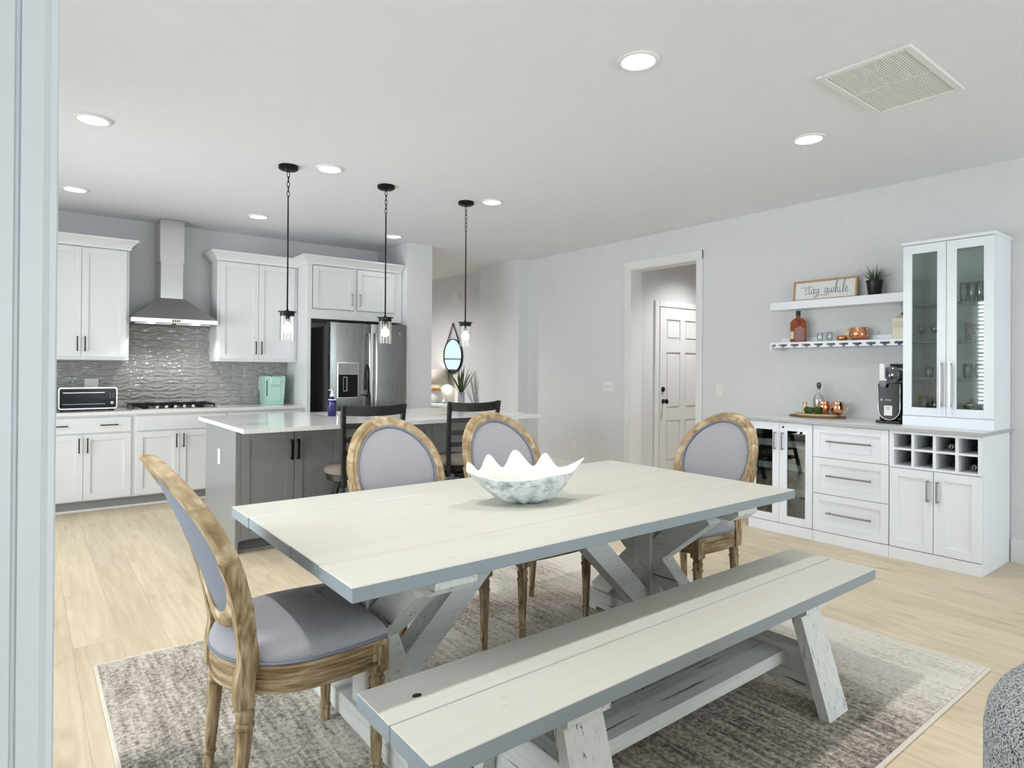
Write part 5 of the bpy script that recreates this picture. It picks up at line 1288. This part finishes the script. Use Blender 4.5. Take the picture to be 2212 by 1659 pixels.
def front_label(name, mat, y0, y1, z0, z1, rx, ry):
    bm = B(); n = 10; g = []
    for k in range(n + 1):
        y = y0 + (y1 - y0) * k / n; x = -rx * math.sqrt(max(0, 1 - (y / ry) ** 2)) - .0012; g.append((bm.verts.new((x, y, z0)), bm.verts.new((x, y, z1))))
    for k in range(n): bm.faces.new((g[k][0], g[k + 1][0], g[k + 1][1], g[k][1]))
    return obj(name, bm, mat, t, smooth=True)
front_label('white_label', LABELC, .022, .060, .03, .095, .036, .072); front_label('dark_label', plain('mauve_label', lin(148, 108, 104), .5), -.066, .012, .012, .125, .036, .072)
bm = B(); sphere(bm, (-.036, -.022, .172), .017, 12, 8, (.4, 1, 1)); obj('red_seal', bm, LABELR, t, smooth=True)
# small shelf things
tumbler(5.41, 2.622, 1.5862, 'small clear shot glass on the slotted shelf beside the whisky', .026, .078, 'shot glasses on the slotted shelf', 'shot_glass'); tumbler(5.41, 2.54, 1.5862, 'small clear shot glass on the slotted shelf beside the copper cup', .026, .078, 'shot glasses on the slotted shelf', 'shot_glass')
def copper_mug(x, y, z, label, r, h, handle, name='copper_mug', group=None):
    t = thing(name, label, 'mug', (x, y, z), handle, group)
    bm = lathe(B(), [(r * .62, 0), (r * .74, .004), (r * .96, h * .30), (r, h * .52), (r * .93, h * .78), (r * .80, h * .95), (r * .84, h), (r * .76, h), (r * .86, h * .78), (r * .9, h * .5), (r * .6, .008), (0, .008)], 28)
    for v in bm.verts:
        v.co += Vector((v.co.x, v.co.y, 0)) * (.018 * math.sin(v.co.z * 220 + 5 * math.atan2(v.co.y, v.co.x)))
    obj('cup', bm, COPPER, t, smooth=True)
    obj('handle', tube(B(), smooth_path([(r * .86, 0, h * .86), (r * 1.35, 0, h * .80), (r * 1.5, 0, h * .5), (r * 1.25, 0, h * .22), (r * .88, 0, h * .18)], 5), r * .10, 8), BRASSY, t, smooth=True)
    return t
copper_mug(5.41, 2.303, 1.5862, 'hammered copper mug on the slotted shelf', .074, .105, 2.6); 
t = thing('copper_cup', 'small copper cup pair on the slotted shelf', 'cup', (5.40, 2.432, 1.5862))
obj('cup', lathe(B(), [(.026, 0), (.034, .004), (.044, .025), (.036, .045), (.033, .045), (.04, .025), (0, .008)], 24), COPPER, t, smooth=True)
# liqueur bottle beside the tower
t = thing('liqueur_bottle', 'clear tall bottle with cream labels beside the display cabinet', 'bottle', (5.41, 1.975, 1.5862))
bm = B(); prism(bm, rrect(-.036, .036, -.070, .070, .012), 'Z', 0, .165); obj('bottle', bm, plain('straw_glass', lin(206, 204, 182), .1), t)
obj('neck', lathe(B(), [(.052, .165), (.040, .185), (.016, .200), (.0155, .235), (.02, .236), (.02, .245), (.0155, .246), (.0155, .28), (0, .28)], 20), plain('straw_glass_neck', lin(190, 188, 170), .1), t, smooth=True, angle=40)
obj('label', box(B(), -.0375, -.036, -.062, .062, .012, .085), LABELC, t); obj('label', box(B(), -.0375, -.036, -.068, .068, .138, .163), LABELC, t)
bm = B(); sphere(bm, (-.036, -.010, .195), .013, 10, 8, (.5, 1, 1)); obj('red_ribbon', bm, LABELR, t, smooth=True)
obj('stopper', lathe(B(), [(.024, .262), (.024, .268), (0, .268)], 16), PEWTER, t)

# =================================================================== ON THE SIDEBOARD
SZ = .9402
t = thing('wood_tray', 'round bark edged wood slice tray on the sideboard', 'tray', (5.32, 2.605, SZ))
def blob(rx, ry, n=40, seed=2):
    rnd = random.Random(seed); ph = [rnd.random() * 6 for _ in range(4)]
    return [((rx + .006 * math.sin(3 * a + ph[0]) + .004 * math.sin(7 * a + ph[1])) * math.cos(a), (ry + .008 * math.sin(4 * a + ph[2]) + .005 * math.sin(9 * a + ph[3])) * math.sin(a)) for a in [2 * PI * k / n for k in range(n)]]
obj('lower_slice', loft(B(), blob(.152, .222), [(-.004, 0), (0, .004), (0, .012), (-.004, .016)]), BARK, t); obj('upper_slice', loft(B(), blob(.135, .180, 40, 4), [(-.003, .0162), (0, .02), (-.002, .032)]), SLICE, t)
TRZ = SZ + .0325
t = thing('decanter', 'clear glass decanter with stopper on the wood tray', 'decanter', (5.39, 2.62, TRZ))
obj('body', lathe(B(), [(.045, 0), (.047, .004), (.047, .115), (.043, .14), (.020, .165), (.014, .18), (.014, .205), (.018, .207), (.018, .212), (.012, .212), (.012, .18), (.04, .138), (.044, .112), (.043, .012), (0, .012)], 24), GLASS, t, smooth=True)
obj('stopper', lathe(B(), [(.011, .205), (.011, .214), (.017, .22), (.019, .245), (.012, .262), (0, .263)], 18), GLASSEDGE, t, smooth=True)
t = thing('jigger', 'brass cocktail jigger on the wood tray', 'jigger', (5.30, 2.695, TRZ))
obj('body', lathe(B(), [(.028, 0), (.027, .003), (.011, .048), (.011, .052), (.020, .092), (.018, .092), (.009, .056), (0, .054)], 24), BRASSY, t, smooth=True)
for yy, xx, rr, lab in ((2.655, 5.262, .027, 'green moss ball on the tray, left of three'), (2.612, 5.238, .026, 'green moss ball on the tray, middle of three'), (2.560, 5.245, .029, 'green moss ball on the tray, right of three')):
    bm = B(); sphere(bm, (0, 0, rr * .96), rr, 20, 14); rnd = random.Random(int(yy * 1000))
    for v in bm.verts: v.co += (v.co - Vector((0, 0, rr))) * rnd.uniform(-.05, .10)
    zl = min(v.co.z for v in bm.verts); bmesh.ops.translate(bm, verts=bm.verts[:], vec=(0, 0, -zl))
    o = obj('moss_ball', bm, MOSS); o.location = (xx, yy, TRZ); tag(o, lab, 'moss ball', 'moss balls on the tray')
copper_mug(5.335, 2.552, TRZ, 'hammered copper mug on the tray, behind the moss balls', .050, .105, .6, group='copper mugs on the tray'); copper_mug(5.33, 2.437, TRZ, 'hammered copper mug at the right end of the tray', .050, .105, -.9, group='copper mugs on the tray')
# slush machine
t = thing('drink_machine', 'black frozen drink machine with clear drum beside the display cabinet', 'drink machine', (5.235, 1.975, SZ))
obj('base', box(B(), -.10, .14, -.082, .090, 0, .022, .006, 2), BLACKP, t)
bm = B(); n = 20; pts = [(-.074, .30)] + [(.074 * math.sin(a - PI / 2) , .115 - .088 * math.cos(a - PI / 2)) for a in [PI * k / n for k in range(n + 1)]] + [(.074, .30)]
prism(bm, pts, 'X', -.085, -.06); obj('front_face', bm, BLACKG, t)
obj('body', box(B(), -.06, .17, -.078, .078, .022, .30, .008, 2), BLACKP, t)
bm = B(); pp = [(-.087, y * 1.02, z) for y, z in pts]; tube(bm, [Vector(p) for p in pp], .0045, 8); obj('silver_band', bm, CHROME, t, smooth=True)
bm = lathe(B(), [(.0, 0), (.062, .0), (.068, .01), (.068, .20), (.05, .225), (0, .228)], 28); bmesh.ops.rotate(bm, verts=bm.verts[:], matrix=Matrix.Rotation(PI / 2, 3, 'Y')); bmesh.ops.translate(bm, verts=bm.verts[:], vec=(-.075, 0, .365)); obj('drum', bm, thin_glass('smoky_drum', (.55, .58, .66, 1), .16), t, smooth=True)
bm = lathe(B(), [(.02, 0), (.028, .02), (.045, .06), (.02, .10), (.045, .14), (.02, .18)], 20); bmesh.ops.rotate(bm, verts=bm.verts[:], matrix=Matrix.Rotation(PI / 2, 3, 'Y')); bmesh.ops.translate(bm, verts=bm.verts[:], vec=(-.06, 0, .362)); obj('auger', bm, plain('grey_auger', lin(70, 74, 92), .4), t, smooth=True)
obj('lid', box(B(), .0, .16, -.03, .03, .432, .452, .006, 2), BLACKP, t)
bm = B(); box(bm, -.118, -.092, .022, .058, .315, .452, .006, 2); box(bm, -.112, -.092, .012, .052, .30, .34, .006, 2); obj('dispense_lever', bm, WHITEP, t)
obj('nozzle', lathe(B(), [(.018, .27), (.022, .28), (.026, .32), (0, .33)], 18, -.105, .035), plain('smoke_nozzle', lin(120, 124, 130), .25), t, smooth=True)
obj('sticker', box(B(), -.0868, -.0852, -.022, .034, .060, .135), WHITEP, t)
bm = B(); 
for k in range(4): box(bm, -.0874, -.0868, -.006, .018, .105 + k * .006, .108 + k * .006)
obj('sticker_print', bm, plain('grey_print', lin(150, 152, 156), .6), t)
bm = B(); sphere(bm, (-.0855, .052, .178), .008, 12, 8, (.2, 1, 1)); obj('power_button', bm, plain('pale_mark', lin(206, 208, 212), .5), t)
def text_mesh(name, txt, size, parent, mat, loc, rot):
    cu = bpy.data.curves.new(name, 'FONT'); cu.body = txt; cu.size = size; cu.extrude = .0003; cu.align_x = 'LEFT'
    tmp = bpy.data.objects.new(name, cu); COL.objects.link(tmp)
    dg = bpy.context.evaluated_depsgraph_get(); me = bpy.data.meshes.new_from_object(tmp.evaluated_get(dg)); bpy.data.objects.remove(tmp); 
    me.materials.clear(); me.materials.append(mat)
    o = bpy.data.objects.new(name, me); COL.objects.link(o); o.parent = parent; o.location = loc; o.rotation_euler = rot
    return o
text_mesh('lettering', 'NINJA', .016, t, MATS['pale_mark'], (-.0858, .028, .172), (PI / 2, 0, -PI / 2))

# =================================================================== WALL PLATES
wall_plate('light_switch', 'white triple switch plate left of the cased opening', 'switch', 'X', 5.509, 5.188, 1.135, .165, .118, 3)
wall_plate('light_switch', 'white single switch plate right of the cased opening', 'switch', 'X', 5.509, 3.667, 1.13, .075, .118, 1)
wall_plate('outlet_plate', 'white outlet plate low on the right wall', 'outlet', 'X', 5.509, 5.758, .36, .072, .118, 'outlet')

# =================================================================== FRONT HALL
t = thing('door_chime', 'small white chime box high on the hall wall', 'chime', (5.505, 8.50, 2.47))
obj('cover', box(B(), -.045, .004, -.085, .085, -.075, .075, .008, 2), WHITEP, t); obj('back_plate', box(B(), -.004, .004, -.10, .10, -.09, .06), TRIM, t)
t = thing('round_mirror', 'round mirror hung from a leather strap on the hall wall', 'mirror', (5.488, 8.60, 1.54))
bm = lathe(B(), [(.262, -.012), (.275, -.012), (.275, .012), (.262, .012)], 56, loop=True); bmesh.ops.rotate(bm, verts=bm.verts[:], matrix=Matrix.Rotation(PI / 2, 3, 'Y')); obj('rim', bm, BLACKM, t)
bm = lathe(B(), [(0, -.004), (.264, -.004), (.264, .004), (0, .004)], 56); bmesh.ops.rotate(bm, verts=bm.verts[:], matrix=Matrix.Rotation(-PI / 2, 3, 'Y')); obj('glass', bm, MIRROR, t)
for s in (-1, 1):
    bm = B(); bar(bm, (0, s * .20, .185), (0, 0, .52), .006, .022, (0, 1, .3)); obj('strap', bm, plain('dark_strap_%s' % ('a' if s > 0 else 'b'), lin(58, 50, 46), .6), t)
obj('peg', lathe(B(), [(.014, .505), (.014, .53), (0, .53)], 12), BLACKM, t)
t = thing('console_table', 'pale blue grey console table in the front hall', 'table', (5.30, 8.35, 0))
obj('top', box(B(), 5.10, 5.492, 7.75, 8.98, .735, .775, .004), plain('pale_blue_paint', lin(206, 216, 222), .4), t, world=True)
obj('apron', box(B(), 5.13, 5.49, 7.79, 8.94, .64, .735), plain('pale_blue_paint_apron', lin(196, 206, 212), .4), t, world=True)
for xx in (5.14, 5.45):
    for yy in (7.81, 8.92): obj('leg', box(B(), xx - .025, xx + .025, yy - .025, yy + .025, 0, .64, .003), MATS['pale_blue_paint'], t, world=True)
CZ = .7755
t = thing('table_lamp', 'table lamp with linen drum shade on the hall console', 'lamp', (5.30, 8.80, CZ))
obj('base', lathe(B(), [(.085, 0), (.095, .01), (.10, .10), (.082, .20), (.05, .255), (.02, .27)], 28), CERAM, t, smooth=True); obj('glaze_band', lathe(B(), [(.0845, .198), (.066, .236), (.052, .256), (.022, .272), (.02, .27)], 28), CERTAN, t, smooth=True)
obj('stem', lathe(B(), [(.008, .27), (.008, .33)], 10), BRASSY, t)
obj('shade', lathe(B(), [(.205, .30), (.19, .545), (.188, .545), (.203, .30)], 40, loop=True), LAMPSH, t, smooth=True)
d = bpy.data.lights.new('table_lamp_glow', 'POINT'); d.energy = 4; d.color = (1, .86, .68); d.shadow_soft_size = .04
o = bpy.data.objects.new('table_lamp_glow', d); COL.objects.link(o); o.parent = t; o.location = (0, 0, .42)
t = thing('palm_vase', 'green palm fronds in a clear glass vase on the hall console', 'plant', (5.30, 8.055, CZ))
obj('vase', lathe(B(), [(.05, 0), (.055, .004), (.052, .20), (.05, .20), (.05, .012), (0, .012)], 24), GLASS, t, smooth=True)
rnd = random.Random(8)
for k in range(15):
    a = rnd.random() * 2 * PI; lean = rnd.uniform(.25, 1.05); L = rnd.uniform(.36, .52); bm = B(); side = Vector((-math.sin(a), math.cos(a), 0)); vs = []
    for q in range(6):
        s = q / 5; p = Vector((lean * .33 * s * math.cos(a), lean * .33 * s * math.sin(a), .15 + L * s * (1 - .25 * lean * s))); ww = .016 * math.sin(PI * (.12 + .86 * s)) + .001
        vs.append((bm.verts.new(p - side * ww), bm.verts.new(p + Vector((0, 0, .005))), bm.verts.new(p + side * ww)))
    for q in range(5):
        for e in range(2): bm.faces.new((vs[q][e], vs[q][e + 1], vs[q + 1][e + 1], vs[q + 1][e]))
    obj('frond', bm, GREENL, t)
t = thing('figurine', 'small white bird figurine beside the hall lamp', 'figurine', (5.26, 8.48, CZ))
bm = B(); sphere(bm, (0, 0, .035), .035, 14, 10, (1, 1.3, 1)); sphere(bm, (0, -.035, .08), .02, 12, 8); obj('body', bm, CERAM, t, smooth=True); bm = B(); lathe(bm, [(.006, 0), (0, .02)], 8); bmesh.ops.rotate(bm, verts=bm.verts[:], matrix=Matrix.Rotation(PI / 2, 3, 'X')); bmesh.ops.translate(bm, verts=bm.verts[:], vec=(0, -.053, .08)); obj('beak', bm, BRASSY, t)
